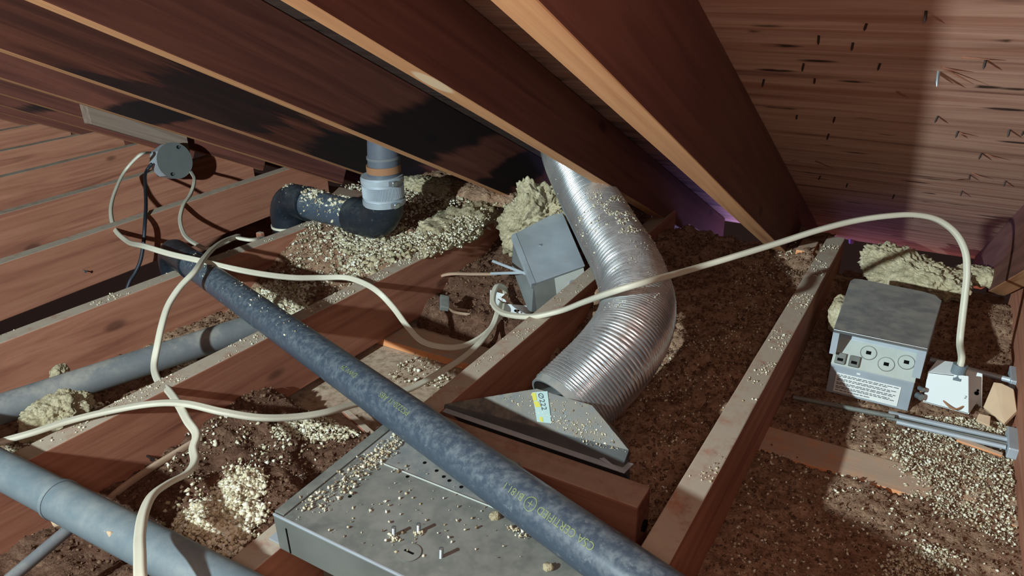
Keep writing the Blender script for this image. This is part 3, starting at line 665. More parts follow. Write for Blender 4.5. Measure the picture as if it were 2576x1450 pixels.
kp = PZ(1030, 1392, MBZ); kd = disc('knockout_plug', (kp[0], kp[1], MBZ+0.0004), (0, 0, 1), 0.0125, 0.0016, M_GALVDARK, mb, 32)
box('slot', (kp[0]-0.0065, kp[1]-0.0012, MBZ+0.0008), (kp[0]+0.0055, kp[1]+0.0012, MBZ+0.0014), M_BLACK, kd)
def screw(p, h, r, parent):
    p = np.array(p, float); zs = np.linspace(0, h, 15); P = np.array([p+[0.06*z, 0.04*z, z] for z in zs])
    return tube('screw', P, r, M_SCREW, parent, 10, scale=[1.0 if i % 2 else 0.72 for i in range(14)]+[0.2], up=(1, 0, 0))
for px, py in [(1053, 1342), (991, 1350), (1110, 1404)]: screw(PZ(px, py, MBZ-0.001), 0.0135, 0.0026, mb)
for px, py in [(1022, 1105), (975, 1136), (1068, 1165), (1116, 1200), (1130, 1210), (1160, 1226), (880, 1250), (1098, 1185), (1025, 1200)]:
    p = PZ(px, py, MBZ); disc('punched_hole', (p[0], p[1], MBZ), (0, 0, 1), 0.0022, 0.0008, M_BLACK, mb, 10)
tag(box('metal_strap', (-0.578, 0.402, 0.0005), (-0.5575, 0.418, 0.0025), M_GALVCLEAN), 'short bluish metal strap beside the front left corner of the big flat box', 'metal strap')

# ================================================================== SMALL TILTED METAL BOX
sbx = thing('tilted_box', PD(1378, 640, 1.6), 'small grey steel box tilted beside the silver duct', 'metal box')
c0, c1, c2, c3 = PD(1287, 592, 1.64), None, PD(1472, 668, 1.56), PD(1337, 716, 1.50)
_n = np.cross(c3-c0, c2-c0); _d = ray(1412, 527); c1 = CPOS+_d*((_n@(c0-CPOS))/(_n@_d))
fn = np.cross(c3-c0, c1-c0); fn /= np.linalg.norm(fn)
if fn@(CPOS-c0) < 0: fn = -fn
hexa('cover', [c0, c1, c2, c3]+[c-fn*0.004 for c in (c0, c1, c2, c3)], M_GALVCLEAN, sbx, bev=0.0012)
ins = lambda a, b, k: a+(b-a)*k
e0, e1, e2, e3 = ins(c0, c1, 0.03), ins(c1, c0, 0.02), ins(c2, c3, 0.02), ins(c3, c2, 0.03)
hexa('body', [c-fn*0.004 for c in (e0, e1, e2, e3)]+[c-fn*0.095 for c in (e0, e1, e2, e3)], M_GALV, sbx, bev=0.002)
hexa('cover_lip', [c0+fn*0.0012, ins(c0, c1, 0.075)+fn*0.0012, ins(c3, c2, 0.07)+fn*0.0012, c3+fn*0.0012]+[c-fn*0.012 for c in (c0-0.002*(c1-c0), ins(c0, c1, 0.07), ins(c3, c2, 0.07), c3)], M_GALVCLEAN, sbx)
screwp = PD(1353, 640, 1.565)+fn*0.001; disc('cover_screw', ins(ins(c0, c1, 0.4), ins(c3, c2, 0.4), 0.42), fn, 0.0035, 0.003, M_SCREW, sbx, 12)
lo0, lo1 = ins(c3, c2, 0.42), ins(c3, c2, 0.97); dnv = (c3-c0)/np.linalg.norm(c3-c0)
g0, g1 = lo0-fn*0.006+dnv*0.002, lo1-fn*0.006+dnv*0.002
kpq = [g0, g1, g1-fn*0.05+dnv*0.045, g0-fn*0.05+dnv*0.045]
kpl = hexa('knockout_plate', kpq+[p+np.array([0, 0, 0.002]) for p in kpq], M_KNOCK, sbx)
g2 = ins(c3, c2, 0.04)-fn*0.006+dnv*0.002
kq2 = [g2, g0, g0-fn*0.05+dnv*0.045, g2-fn*0.05+dnv*0.045]
hexa('splice_tray', kq2+[p+np.array([0, 0, 0.001]) for p in kq2], M_GALVDARK, sbx)
kn = np.cross(kpq[1]-kpq[0], kpq[3]-kpq[0]); kn /= np.linalg.norm(kn); kn = kn if kn@(CPOS-g0) > 0 else -kn
for u_, w_, r_, mt_ in [(0.25, 0.55, 0.010, M_BLACK), (0.55, 0.35, 0.009, M_GALVCLEAN), (0.85, 0.45, 0.006, M_GALVCLEAN)]:
    disc('knockout', ins(ins(kpq[0], kpq[1], u_), ins(kpq[3], kpq[2], u_), w_)+kn*0.002, kn, r_, 0.0015, mt_, kpl, 20)
for pa_, pb_ in [((1265, 667), (1330, 692)), ((1262, 688), (1332, 686))]:
    a_, b_ = PD(*pa_, 1.62), PD(*pb_, 1.56); tube('hanger_bar', straight(a_-(b_-a_)*0.4, b_), 0.0035, M_GALVCLEAN, sbx, 10)

# ================================================================== RIGHT METAL BOX WITH KNOCKOUTS
rx = thing('knockout_box', (-0.01, 1.35, -0.13), 'galvanised junction box with round knockouts and a printed label in the right bay', 'metal box')
X0, X1 = -0.088, 0.061; YF, YBK = 1.268, 1.522
# cover: top sheet with rounded back corners and two side cheeks
prof = []
bm = bmesh.new()
tp = [(X0, YF), (X1, YF), (X1+0.014, YBK-0.03), (X1+0.002, YBK-0.008), (X1-0.02, YBK), (X0+0.016, YBK+0.008), (X0+0.002, YBK+0.004), (X0-0.003, YBK-0.012)]
vs1 = [bm.verts.new((x, y, -0.004)) for x, y in tp]; vs2 = [bm.verts.new((x, y, 0.0)) for x, y in tp]
bm.faces.new(vs1[::-1]); bm.faces.new(vs2)
for i in range(len(tp)): j = (i+1) % len(tp); bm.faces.new((vs1[i], vs1[j], vs2[j], vs2[i]))
bevel_all(bm, 0.0012)
link('cover', bm_mesh('cover', bm), M_GALV, rx)
for sx, xx, xb in ((-1, X0, X0-0.003), (1, X1, X1+0.014)):
    q = [(xx, YF+0.001, -0.004), (xb, YBK-0.03, -0.004), (xb, YBK-0.03, -0.075), (xx, YF+0.001, -0.048)]
    w = np.array([-sx*0.0018, 0, 0])
    hexa('side_cheek', [np.array(p) for p in q]+[np.array(p)+w for p in q], M_GALVCLEAN, rx)
for xa_, xb_, zl in ((X0, X0+0.011, -0.050), (X1-0.013, X1, -0.060)): box('front_flange', (xa_, YF+0.0005, zl), (xb_, YF+0.0025, -0.004), M_GALVCLEAN, rx, bev=0.0005)
box('front_lip', (X0, YF-0.0012, -0.0055), (X1, YF+0.0012, 0.0008), M_SCREW, rx, bev=0.0008)
bx0, bx1 = X0+0.006, X1-0.006
bp = [(YF+0.004, -0.131), (YF+0.004, -0.072), (YF+0.045, -0.036), (YF+0.05, -0.005), (YBK-0.01, -0.005), (YBK-0.01, -0.131)]
bm = bmesh.new(); l_ = [bm.verts.new((bx0, y, z)) for y, z in bp]; r_ = [bm.verts.new((bx1, y, z)) for y, z in bp]
bm.faces.new(l_); bm.faces.new(r_[::-1])
for i in range(6): j = (i+1) % 6; bm.faces.new((l_[i], r_[i], r_[j], l_[j]))
bevel_all(bm, 0.0012); link('body', bm_mesh('body', bm), M_GALVCLEAN, rx)
kA, kB = np.array([bx0, YF+0.0036, -0.0716]), np.array([bx1, YF+0.0036, -0.0716]); kC, kD = np.array([bx1, YF+0.0446, -0.0356]), np.array([bx0, YF+0.0446, -0.0356])
knn = np.cross(kB-kA, kD-kA); knn /= np.linalg.norm(knn); knn = knn if knn[2] > 0 else -knn
kplate = hexa('knockout_panel', [kA, kB, kC, kD]+[p+knn*0.0012 for p in (kA, kB, kC, kD)], M_KNOCK, rx)
def kpt(u, w, l=0.0012): return ins(ins(kA, kB, u), ins(kD, kC, u), w)+knn*l
for u, w in [(0.41, 0.66), (0.64, 0.40), (0.86, 0.62)]:
    kk = disc('knockout', kpt(u, w, 0.0016), knn, 0.0125, 0.0016, M_KNOCK, kplate, 28)
    ring('knockout_rim', kpt(u, w, 0.0014), knn, 0.0127, 0.0138, 0.0012, M_GALVDARK, kplate, 28)
    q = [kpt(u-0.03, w-0.06, 0.0026), kpt(u+0.03, w-0.06, 0.0026), kpt(u+0.03, w+0.06, 0.0026), kpt(u-0.03, w+0.06, 0.0026)]
    hexa('slot', q+[p+knn*0.0003 for p in q], M_BLACK, kplate)
for u in (0.10, 0.27):
    q = [kpt(u-0.065, 0.04), kpt(u+0.065, 0.04), kpt(u+0.065, 0.42), kpt(u-0.065, 0.42)]
    hexa('cable_clamp', q+[p+knn*0.006 for p in q], M_GALVDARK, kplate, bev=0.0015)
    q = [kpt(u-0.035, 0.12, 0.0072), kpt(u+0.035, 0.12, 0.0072), kpt(u+0.035, 0.22, 0.0072), kpt(u-0.035, 0.22, 0.0072)]
    hexa('slot', q+[p+knn*0.0005 for p in q], M_BLACK, kplate)
lx0, lx1, lz0, lz1 = bx0+0.012, bx1-0.018, -0.126, -0.086
lb = box('label', (lx0, YF+0.0026, lz0), (lx1, YF+0.0036, lz1), M_PAPER, rx, bev=0.0003)
for k, (za, wd) in enumerate([(0.92, 0.95), (0.85, 0.75), (0.72, 0.9), (0.65, 0.82), (0.52, 0.95), (0.45, 0.9), (0.32, 0.88), (0.25, 0.95), (0.12, 0.5)]):
    z = lz0+(lz1-lz0)*za; x = lx0+0.003
    while x < lx0+(lx1-lx0)*wd:
        w = random.uniform(0.003, 0.010); box('print', (x, YF+0.0022, z-0.0006), (min(x+w, lx1-0.003), YF+0.0027, z+0.0006), M_INK, lb); x += w+0.0016
box('rating_mark', (bx0+0.045, YF+0.0032, -0.081), (bx0+0.051, YF+0.0041, -0.078), M_PAPER, rx)
for z in (-0.100, -0.085):
    disc('earth_screw', (X1+0.006, YF+0.012, z), (0.7, -0.7, 0.1), 0.006 if z < -0.09 else 0.004, 0.010, M_SCREW, rx, 14)
tube('earth_wire', catmull([(X1+0.006, YF+0.008, -0.088), PZ(2350, 970, -0.09), PZ(2375, 1010, -0.105), PZ(2400, 1030, -0.11), PZ(2430, 1020, -0.105)], 8), 0.0017, M_RUST, rx, 8)
# telescoping hanger bars of that box
hb = thing('hanger_bar', (0.05, 1.24, -0.135), 'pair of telescoping steel hanger bars running right from the knockout box label', 'hanger bar')
for a, b, r in [((1995, 1000), (2250, 1050), 0.0042), ((2235, 1040), (2540, 1108), 0.0046), ((2255, 1062), (2530, 1126), 0.0042), ((2230, 1052), (2535, 1118), 0.003)]:
    A_, B_ = PZ(*a, -0.122), PZ(*b, -0.118); tube('bar', straight(A_, B_), r, M_GALVCLEAN if r > 0.004 and a[0] > 2100 else M_GALVDARK, hb, 12)
box('end_bracket', tuple(PZ(2536, 1140, -0.12)-[0.002, 0.004, 0.008]), tuple(PZ(2548, 1095, -0.12)+[0.010, 0.006, 0.012]), M_GALVCLEAN, hb, bev=0.002)
hb2 = thing('hanger_bar', (0.17, 1.42, -0.10), 'single steel hanger bar behind the white plastic box', 'hanger bar')
tube('bar', straight(PZ(2340, 905, -0.10), PZ(2560, 962, -0.095)), 0.0052, M_GALVCLEAN, hb2, 12)
box('end_bracket', tuple(PZ(2545, 970, -0.1)-[0.004, 0.004, 0.006]), tuple(PZ(2552, 940, -0.1)+[0.008, 0.006, 0.012]), M_GALVCLEAN, hb2, bev=0.002)

# ================================================================== WHITE PLASTIC BOX
wy = 1.292
wbx = thing('white_box', (0.11, wy, -0.125), 'white plastic connector box with open side and grey cable clamp', 'plastic box')
def wp(px, py, y=wy): return PY(px, py, y)
def wslab(name, pts, y, t, mat, parent, bev=0.001):
    q = [PY(px, py, y) for px, py in pts]; return hexa(name, q+[p+np.array([0, t, 0]) for p in q], mat, parent, bev)
wslab('front_plate', [(2322, 1012), (2437, 1043), (2437, 948), (2334, 936)], wy, 0.003, M_WHITE, wbx)
wslab('back_plate', [(2400, 1020), (2470, 1032), (2472, 942), (2408, 925)], wy+0.045, 0.003, M_WHITE, wbx)
A_, B_, C_, D_ = wp(2322, 1012), wp(2437, 1043), wp(2437, 1043, wy)+[0.012, 0.045, 0.004], wp(2322, 1012)+[0.012, 0.045, 0.004]
hexa('floor_plate', [A_, B_, C_, D_]+[p+np.array([0, 0, 0.002]) for p in (A_, B_, C_, D_)], M_WHITE, wbx)
A_, B_ = wp(2334, 936), wp(2400, 944); hexa('top_plate', [A_, B_, B_+[0.012, 0.045, 0.004], A_+[0.012, 0.045, 0.004]]+[p-np.array([0, 0, 0.002]) for p in (A_, B_, B_+[0.012, 0.045, 0.004], A_+[0.012, 0.045, 0.004])], M_WHITE, wbx)
kh = PY(2457, 990, wy+0.0445); disc('keyhole', kh, (0, 1, 0), 0.0036, 0.0012, M_BLACK, wbx, 14); disc('keyhole', kh+[0.0006, 0, 0.006], (0, 1, 0), 0.002, 0.0012, M_BLACK, wbx, 12)
text_flat('2', 0.008, PY(2424, 1002, wy-0.0006), (1, 0, -0.1), (0.1, 0, 1), M_INK, wbx)
clp = PY(2412, 932, wy+0.012); cl = ring('cable_clamp', clp, (0.05, 0.1, 1), 0.006, 0.0115, 0.022, M_GREYPIPE, wbx, 20)
disc('clamp_nut', clp-[0, 0, 0.012], (0, 0, 1), 0.014, 0.005, M_GREYPIPE, wbx, 8)
# scraps beside it
tag(hull('board_scrap', quad_slab([PZ(2476, 1030, -0.118), PZ(2528, 1072, -0.12), PZ(2560, 1040, -0.105), PZ(2552, 985, -0.085)], 0.006)+quad_slab([PZ(2500, 962, -0.08), PZ(2520, 965, -0.078), PZ(2552, 985, -0.085), PZ(2476, 1030, -0.118)], 0.006), M_CARD, None, 0.001), 'rounded tan board scrap leaning beside the white plastic box', 'board scrap')
tag(hexa('board_scrap', quad_slab([PZ(2455, 1062, -0.118), PZ(2490, 1078, -0.118), PZ(2492, 1052, -0.112), PZ(2462, 1045, -0.112)], 0.005), M_CARD, None, 0.001), 'small square tan scrap in front of the white plastic box', 'board scrap')
tag(hexa('wood_sliver', quad_slab([PZ(2405, 1112, -0.126), PZ(2520, 1152, -0.126), PZ(2522, 1144, -0.124), PZ(2410, 1102, -0.124)], 0.004), M_FRESH, None, 0.001), 'thin pale wood sliver under the steel hanger bars', 'wood scrap')
tag(tube('plastic_film', np.array([PD(2142, 572, 2.3), PD(2143, 595, 2.3), PD(2141, 612, 2.31)]), 0.011, M_PURPLE, None, 10, scale=[1, 0.9, 0.7]), 'purple plastic film roll hanging under the left end of the plywood edge', 'plastic film')

# ================================================================== ROUND METAL BOX ON THE FAR BOARD
bz = lambda y: 0.06-SLOPE*(y-1.5)
bq = [(1.195, bz(1.195)-0.016), (1.50, bz(1.50)-0.016), (1.50, bz(1.50)+0.045), (1.195, bz(1.195)+0.050)]
bm = bmesh.new(); hexa_bm(bm, [(-2.186, y, z) for y, z in bq]+[(-2.150, y, z) for y, z in bq]); bevel_all(bm, 0.002)
M_GREYWOOD = wood('grey_board', srgb(150, 132, 118), srgb(128, 108, 96), srgb(100, 80, 70), 'y', RX, knots=False)
tag(link('short_board', bm_mesh('short_board', bm), M_GREYWOOD), 'short grey board nailed along a far rafter above the round metal box', 'wood board')
ob = thing('round_box', PX(428, 404, -2.10), 'round steel ceiling box with blank cover hanging at the left', 'electrical box')
oc = PX(430, 406, -2.105); on = np.array([0.975, -0.085, 0.21]); on /= np.linalg.norm(on)
tube('body', np.array([oc-on*0.034, oc+on*0.024]), 0.0555, M_GALVCLEAN, ob, 8)
cv = disc('cover', oc+on*0.0255, on, 0.0580, 0.003, plain('grey_cover_steel', srgb(104, 106, 106), 0.5, 0.2), ob, 40)
ob_u = np.array([0, 0, 1.0])-on*on[2]; ob_u /= np.linalg.norm(ob_u); ob_v = np.cross(ob_u, on)
for s in (1, -1):
    p = oc+on*0.0272+(ob_u*0.80-ob_v*0.55*(-1))*0.048*s
    p = oc+on*0.0272+(ob_u*0.82+ob_v*0.50)*0.047*s
    disc('cover_slot', p, on, 0.0058, 0.0012, M_BLACK, cv, 12); disc('cover_screw', p+on*0.0008+ob_v*0.003, on, 0.0036, 0.003, M_SCREW, cv, 12)

# ================================================================== WHITE BRACKET NEAR THE SMALL BOX
br = thing('white_bracket', PZ(1285, 780, -0.12), 'bent white metal bracket with cables looped through it between the joists', 'bracket')
q = [PZ(1233, 730, -0.085), PZ(1283, 745, -0.095), PZ(1275, 775, -0.11), PZ(1232, 765, -0.10)]; hexa('plate', quad_slab(q, 0.002), M_WHITE, br)
q = [PZ(1262, 790, -0.11), PZ(1335, 798, -0.11), PZ(1335, 772, -0.10), PZ(1268, 766, -0.10)]; hexa('tab', quad_slab(q, 0.002), M_WHITE, br)
disc('hole', PZ(1300, 782, -0.104), (0, 0, 1), 0.006, 0.002, M_BLACK, br, 12)
q = [PZ(1105, 782, -0.075), PZ(1128, 785, -0.08), PZ(1128, 755, -0.07), PZ(1105, 750, -0.065)]
tag(hexa('cable_staple', quad_slab(q, 0.012), M_GALVDARK, None, 0.002), 'grey metal cable staple on the side of the middle joist', 'staple')

# ================================================================== CABLES
def flat_prof(a, b, n=20):
    t = np.linspace(0, 2*math.pi, n, endpoint=False); c, s = np.cos(t), np.sin(t)
    x = a*np.sign(c)*np.abs(c)**0.7; y = b*np.sign(s)*np.abs(s)**0.8; y = y*(1-0.30*np.exp(-(x/(a*0.22))**2)); return np.stack([x, y], 1)
def cable(name, pts, label, mat=None, a=0.0060, b=0.0040, up=(0, 0, 1), rnd=None, step=0.006, cat='cable'):
    P = resample(catmull(pts, 16), step)
    v, f = sweep(P, flat_prof(a, b) if rnd is None else circ(rnd, 14), up=up)
    o = link(name, mesh_pd(name, v, f), mat or M_CABLE, smooth=True); return tag(o, label, cat)
oL = oc-ob_v*(-0.0)
cA = [PX(376, 384, -2.10), PX(352, 390, -2.06), PD(318, 425, 2.18), PD(292, 475, 2.10), PD(279, 525, 2.0), PD(288, 575, 1.88), PD(318, 606, 1.76), PZ(370, 622, 0.085), PZ(430, 640, 0.086), PZ(500, 656, 0.083), PZ(580, 675, 0.07), PZ(660, 690, 0.05),
      PZ(740, 699, 0.03), PZ(810, 699, 0.016), PZ(870, 699, 0.012), PZ(915, 713, 0.012), PZ(955, 738, 0.008), PZ(990, 775, -0.02), PZ(1025, 822, -0.06), PZ(1060, 858, -0.09), PZ(1110, 873, -0.105), PZ(1160, 872, -0.11), PZ(1205, 852, -0.11), PZ(1245, 815, -0.105), PZ(1265, 785, -0.095), PZ(1270, 768, -0.10)]
cable('white_cable', cA, 'white flat cable from the left of the round box over black pipe and middle joist')
cB = [PX(480, 432, -2.08), PD(489, 455, 2.2), PD(480, 487, 2.12), PD(460, 520, 2.02), PD(453, 552, 1.95), PD(462, 588, 1.86), PD(490, 613, 1.75), PD(530, 626, 1.66), PZ(565, 612, 0.008), PZ(592, 600, 0.008), PZ(630, 604, 0.006), PZ(665, 598, -0.01)]
cable('white_cable', cB, 'thin white cable hanging from the right of the round box in an S shape', a=0.0052, b=0.0042)
cC = [PZ(600, 592, 0.006), PZ(570, 603, 0.02), PZ(540, 622, 0.055), PZ(512, 652, 0.088), PZ(488, 686, 0.094), PZ(455, 720, 0.08), PZ(425, 765, 0.06), PZ(408, 815, 0.04), PZ(396, 870, 0.015), PZ(388, 915, -0.008), PZ(396, 955, -0.01), PZ(425, 985, 0.0), PZ(450, 1020, 0.016), PZ(472, 1060, 0.02),
      PZ(494, 1095, 0.018), PZ(486, 1128, 0.014), PZ(490, 1160, 0.016), PZ(472, 1190, 0.025), PZ(425, 1216, 0.04), PZ(385, 1245, 0.056), PZ(362, 1290, 0.070), PZ(352, 1350, 0.082), PZ(352, 1400, 0.09), PZ(354, 1460, 0.09), PZ(370, 1560, 0.075), PZ(420, 1800, 0.05), PZ(520, 2200, 0.03), PZ(700, 2700, 0.01)]
cable('white_cable', cC, 'white flat cable winding down across the left foreground over the blue-grey pipe')
cD = [PZ(-60, 1135, 0.01), PZ(0, 1113, 0.012), PZ(80, 1090, 0.012), PZ(180, 1058, 0.01), PZ(290, 1032, 0.01), PZ(390, 1016, 0.014), PZ(470, 1017, 0.026), PZ(560, 1037, 0.02), PZ(650, 1051, 0.004), PZ(740, 1050, -0.015), PZ(820, 1038, -0.03), PZ(890, 1018, -0.05), PZ(960, 1002, -0.07), PZ(1040, 975, -0.09), PZ(1110, 935, -0.10), PZ(1165, 900, -0.105), PZ(1205, 865, -0.10), PZ(1240, 818, -0.10), PZ(1252, 785, -0.09), PZ(1262, 764, -0.10)]
cable('white_cable', cD, 'white flat cable entering at the left edge and passing under the black pipe')
cEd = [(PZ(1272, 742, -0.10)), PZ(1268, 725, -0.07), PZ(1252, 719, -0.055), PZ(1242, 738, -0.055), PZ(1240, 762, -0.055), PZ(1256, 783, -0.045), PZ(1295, 795, -0.02), PZ(1350, 796, 0.002), PZ(1405, 784, 0.018), PZ(1470, 760, 0.08), PZ(1530, 738, 0.142), PZ(1570, 725, 0.166), PZ(1620, 711, 0.174), PZ(1690, 692, 0.162), PD(1760, 672, 1.18), PD(1850, 645, 1.19),
       PD(1960, 611, 1.205), PD(2060, 579, 1.215), PD(2150, 556, 1.225), PD(2230, 544, 1.23), PD(2300, 541, 1.235), PD(2360, 554, 1.24), PD(2405, 588, 1.245), PD(2428, 632, 1.25), PD(2433, 680, 1.255), PD(2428, 740, 1.26), PD(2421, 800, 1.265), PD(2415, 860, 1.27), clp+np.array([0, 0, 0.02]), clp-np.array([0, 0, 0.006])]
cable('white_cable', cEd, 'long white cable arching from the white bracket over the duct to the white plastic box', up=(0, 0, 1), a=0.0062, b=0.0050)
cF = [PX(382, 412, -2.10), PD(370, 428, 2.25), PX(366, 470, -1.96), PX(367, 520, -1.83), PX(364, 570, -1.765), PX(360, 620, -1.755), PX(352, 660, -1.75), PX(338, 690, -1.75), PX(328, 705, -1.75), PX(318, 730, -1.75)]
cable('black_cable', cF, 'black cable hanging from the round box behind the joist', M_BLACKCABLE, rnd=0.0048)
for dy, lab in ((0, 'upper of two dusty brown cables on the ceiling board near the white bracket'), (9, 'lower of two dusty brown cables on the ceiling board near the white bracket')):
    cable('brown_cable', [PZ(1112, 765+dy, -0.085), PZ(1128, 760+dy, -0.085), PZ(1140, 775+dy, -0.105), PZ(1180, 783+dy, -0.118), PZ(1240, 792+dy, -0.122), PZ(1300, 800+dy, -0.122), PZ(1335, 803+dy, -0.122)], lab, M_CABLEDUST, a=0.0052, b=0.0036)
cable('brown_cable', [PX(240, 1290, -0.955), PX(300, 1235, -0.955), PX(370, 1185, -0.953), PX(430, 1148, -0.950), PX(490, 1112, -0.945), PX(560, 1075, -0.942)], 'dusty brown cable running along the side of the middle joist in the foreground', M_CABLEDUST, a=0.0035, b=0.006)
cable('brown_cable', [PZ(1095, 700, -0.08), PZ(1130, 690, -0.06), PZ(1190, 690, -0.065), PZ(1250, 690, -0.07)][::-1], 'dusty cable beside the small tilted box, leaving the middle joist', M_CABLEDUST, a=0.0045, b=0.0035)
for i, (p, q) in enumerate([((800, 1065), (905, 1160)), ((860, 1040), (950, 1120))]):
    tag(hexa('lath_scrap', quad_slab([PZ(*p, -0.115), PZ(*q, -0.12), PZ(q[0]+16, q[1]-6, -0.12), PZ(p[0]+14, p[1]-6, -0.115)], 0.006), M_JOIST, None, 0.001), ['near', 'far'][i]+' one of two thin laths behind the back corner of the big flat box', 'wood scrap')

# ================================================================== GRANULES (nobody could count them)
OV = np.array([(1,0,0),(-1,0,0),(0,1,0),(0,-1,0),(0,0,1),(0,0,-1)], float); OF = np.array([(0,2,4),(2,1,4),(1,3,4),(3,0,4),(2,0,5),(1,2,5),(3,1,5),(0,3,5)])
def granules(name, pts, smin, smax, label, parent=None, mat=None, cat='debris'):
    pts = np.asarray(pts, float); n = len(pts)
    s = (smin+(smax-smin)*RNG.random(n)**2.2)[:, None]*RNG.uniform(0.55, 1.15, (n, 3))
    q = RNG.normal(size=(n, 4)); q /= np.linalg.norm(q, axis=1)[:, None]; w, x, y, z = q.T
    R = np.stack([1-2*(y*y+z*z), 2*(x*y-z*w), 2*(x*z+y*w), 2*(x*y+z*w), 1-2*(x*x+z*z), 2*(y*z-x*w), 2*(x*z-y*w), 2*(y*z+x*w), 1-2*(x*x+y*y)], -1).reshape(n, 3, 3)
    v = (OV[None]+RNG.normal(0, 0.16, (n, 6, 3)))*s[:, None, :]; v = np.einsum('nij,nkj->nki', R, v)+pts[:, None, :]
    f = (OF[None]+6*np.arange(n)[:, None, None]).reshape(-1, 3)
    me = bpy.data.meshes.new(name); me.vertices.add(n*6); me.vertices.foreach_set('co', v.ravel().astype(np.float32))
    me.loops.add(len(f)*3); me.loops.foreach_set('vertex_index', f.ravel().astype(np.int32))
    me.polygons.add(len(f)); me.polygons.foreach_set('loop_start', (np.arange(len(f))*3).astype(np.int32)); me.update(calc_edges=True); me.validate()
    o = link(name, me, mat or M_GRAN, parent); o['kind'] = 'stuff'
    if parent is None: tag(o, label, cat, None, 'stuff')
    return o
def inpoly(P, x, y):
    r = np.zeros(len(x), bool); n = len(P)
    for i in range(n):
        x1, y1 = P[i]; x2, y2 = P[(i+1) % n]
        c = ((y1 > y) != (y2 > y)) & (x < (x2-x1)*(y-y1)/((y2-y1) if y2 != y1 else 1e-9)+x1); r ^= c
    return r
def scat(poly, z, n, hf=None, lift=0.0, soft=0.0, clump=0.0):
    """n points over a polygon given by photo pixels on the plane z"""
    P = np.array([PZ(px, py, z)[:2] for px, py in poly]); lo, hi = P.min(0)-soft*2, P.max(0)+soft*2; out = np.zeros((0, 2))
    while len(out) < n:
        c = lo+(hi-lo)*RNG.random((n*3, 2)); c2 = c+RNG.normal(0, soft, c.shape) if soft else c
        k = inpoly(P, c2[:, 0], c2[:, 1])
        if clump: k &= fbm(c[:, 0], c[:, 1], 55, 3, 9) > RNG.uniform(-0.35, 0.1, len(c))+clump
        out = np.vstack([out, c[k]])
    out = out[:n]; zz = (hf(out[:, 0], out[:, 1]) if hf else np.full(n, z))+lift+RNG.random(n)*0.002
    return np.column_stack([out, zz])
def keep_bay(p, kl, kr): x = np.array([jx(kl, y) for y in p[:, 1]]); x2 = np.array([jx(kr, y) for y in p[:, 1]])-0.038; return p[(p[:, 0] > x+0.002) & (p[:, 0] < x2-0.002)]
F34 = np.vstack([scat([(425, 1320), (470, 1290), (530, 1275), (570, 1215), (630, 1190), (660, 1220), (665, 1290), (640, 1330), (600, 1400), (520, 1400)], -0.008, 5600, h34, 0.002, 0.006),
                 scat([(360, 1420), (420, 1150), (520, 1060), (700, 1040), (860, 1020), (760, 1200), (600, 1400)], -0.10, 700, h34, 0.001, 0.0, 0.1),
                 scat([(690, 1110), (715, 1080), (790, 1060), (870, 1085), (905, 1110), (870, 1128), (760, 1120)], -0.125, 1400, h34, 0.004, 0.004),
                 scat([(960, 960), (1040, 880), (1180, 900), (1120, 980)], -0.155, 260, None, 0.001)])
granules('pale_granules', keep_bay(F34, 'f', 'g'), 0.0012, 0.0052, 'pale granules heaped between the middle joist and the big flat box')
F23 = np.vstack([scat([(635, 720), (700, 695), (770, 715), (765, 760), (700, 790), (650, 830), (625, 770)], -0.07, 2600, h23, 0.002, 0.008),
                 scat([(400, 950), (470, 900), (560, 860), (640, 850), (640, 880), (520, 930), (440, 975)], -0.10, 2000, h23, 0.002, 0.006),
                 scat([(0, 1110), (60, 1060), (170, 1010), (250, 990), (260, 1040), (160, 1080), (30, 1150)], -0.09, 2200, h23, 0.002, 0.006),
                 scat([(620, 690), (820, 560), (1180, 540), (1130, 610), (900, 740), (760, 830), (640, 860)], -0.02, 3200, h23, 0.002, 0.01, 0.12),
                 scat([(830, 590), (920, 560), (1060, 600), (980, 640), (880, 660)], 0.0, 2600, h23, 0.003, 0.01, 0.0)])
granules('pale_granules', keep_bay(F23, 'e', 'f'), 0.0014, 0.0062, 'pale granules heaped around the vent stack elbow and the dusty grey pipe')
F56 = np.vstack([scat([(2250, 1080), (2330, 1060), (2560, 1130), (2560, 1360), (2400, 1290), (2240, 1200)], -0.125, 3600, h56, 0.001, 0.006),
                 scat([(2230, 1400), (2330, 1370), (2420, 1400), (2360, 1460), (2230, 1470)], -0.13, 900, h56, 0.001, 0.006),
                 scat([(1900, 1060), (2100, 1000), (2560, 1130), (2576, 1450), (1820, 1450)], -0.13, 1300, h56, 0.0002, 0.0, 0.05),
                 scat([(2320, 1040), (2480, 1060), (2560, 1080), (2540, 1100), (2330, 1050)], -0.125, 700, h56, 0.002)])
granules('pale_granules', keep_bay(F56, 'h', 'J6'), 0.0009, 0.0036, 'pale grit strewn over the floor of the right bay by the hanger bars')
F45 = np.vstack([scat([(1600, 980), (1900, 700), (2000, 640), (1980, 760), (1750, 1160), (1620, 1200)], -0.08, 1500, h45, 0.0005, 0.0, 0.1), scat([(1480, 820), (1500, 740), (1470, 900)], -0.05, 160, h45, 0.004)])
granules('pale_granules', keep_bay(F45, 'g', 'h'), 0.0008, 0.0032, 'sparse grit on the dark insulation under the silver duct')
def strew_joist(k, y0, y1, n, smin, smax, lab, clump=0.15):
    y = RNG.uniform(y0, y1, n*4); x = np.array([jx(k, q) for q in y])-0.038+0.002+0.034*RNG.random(n*4)
    m_ = fbm(x, y, 26, 3, 13) > clump*RNG.normal(1, 0.6, n*4); p = np.column_stack([x[m_], y[m_], np.full(m_.sum(), 0.0006)])[:n]
    granules('pale_granules', p, smin, smax, lab)
strew_joist('h', 0.75, 1.72, 420, 0.0008, 0.003, 'pale grit on top of the narrow dusty joist')
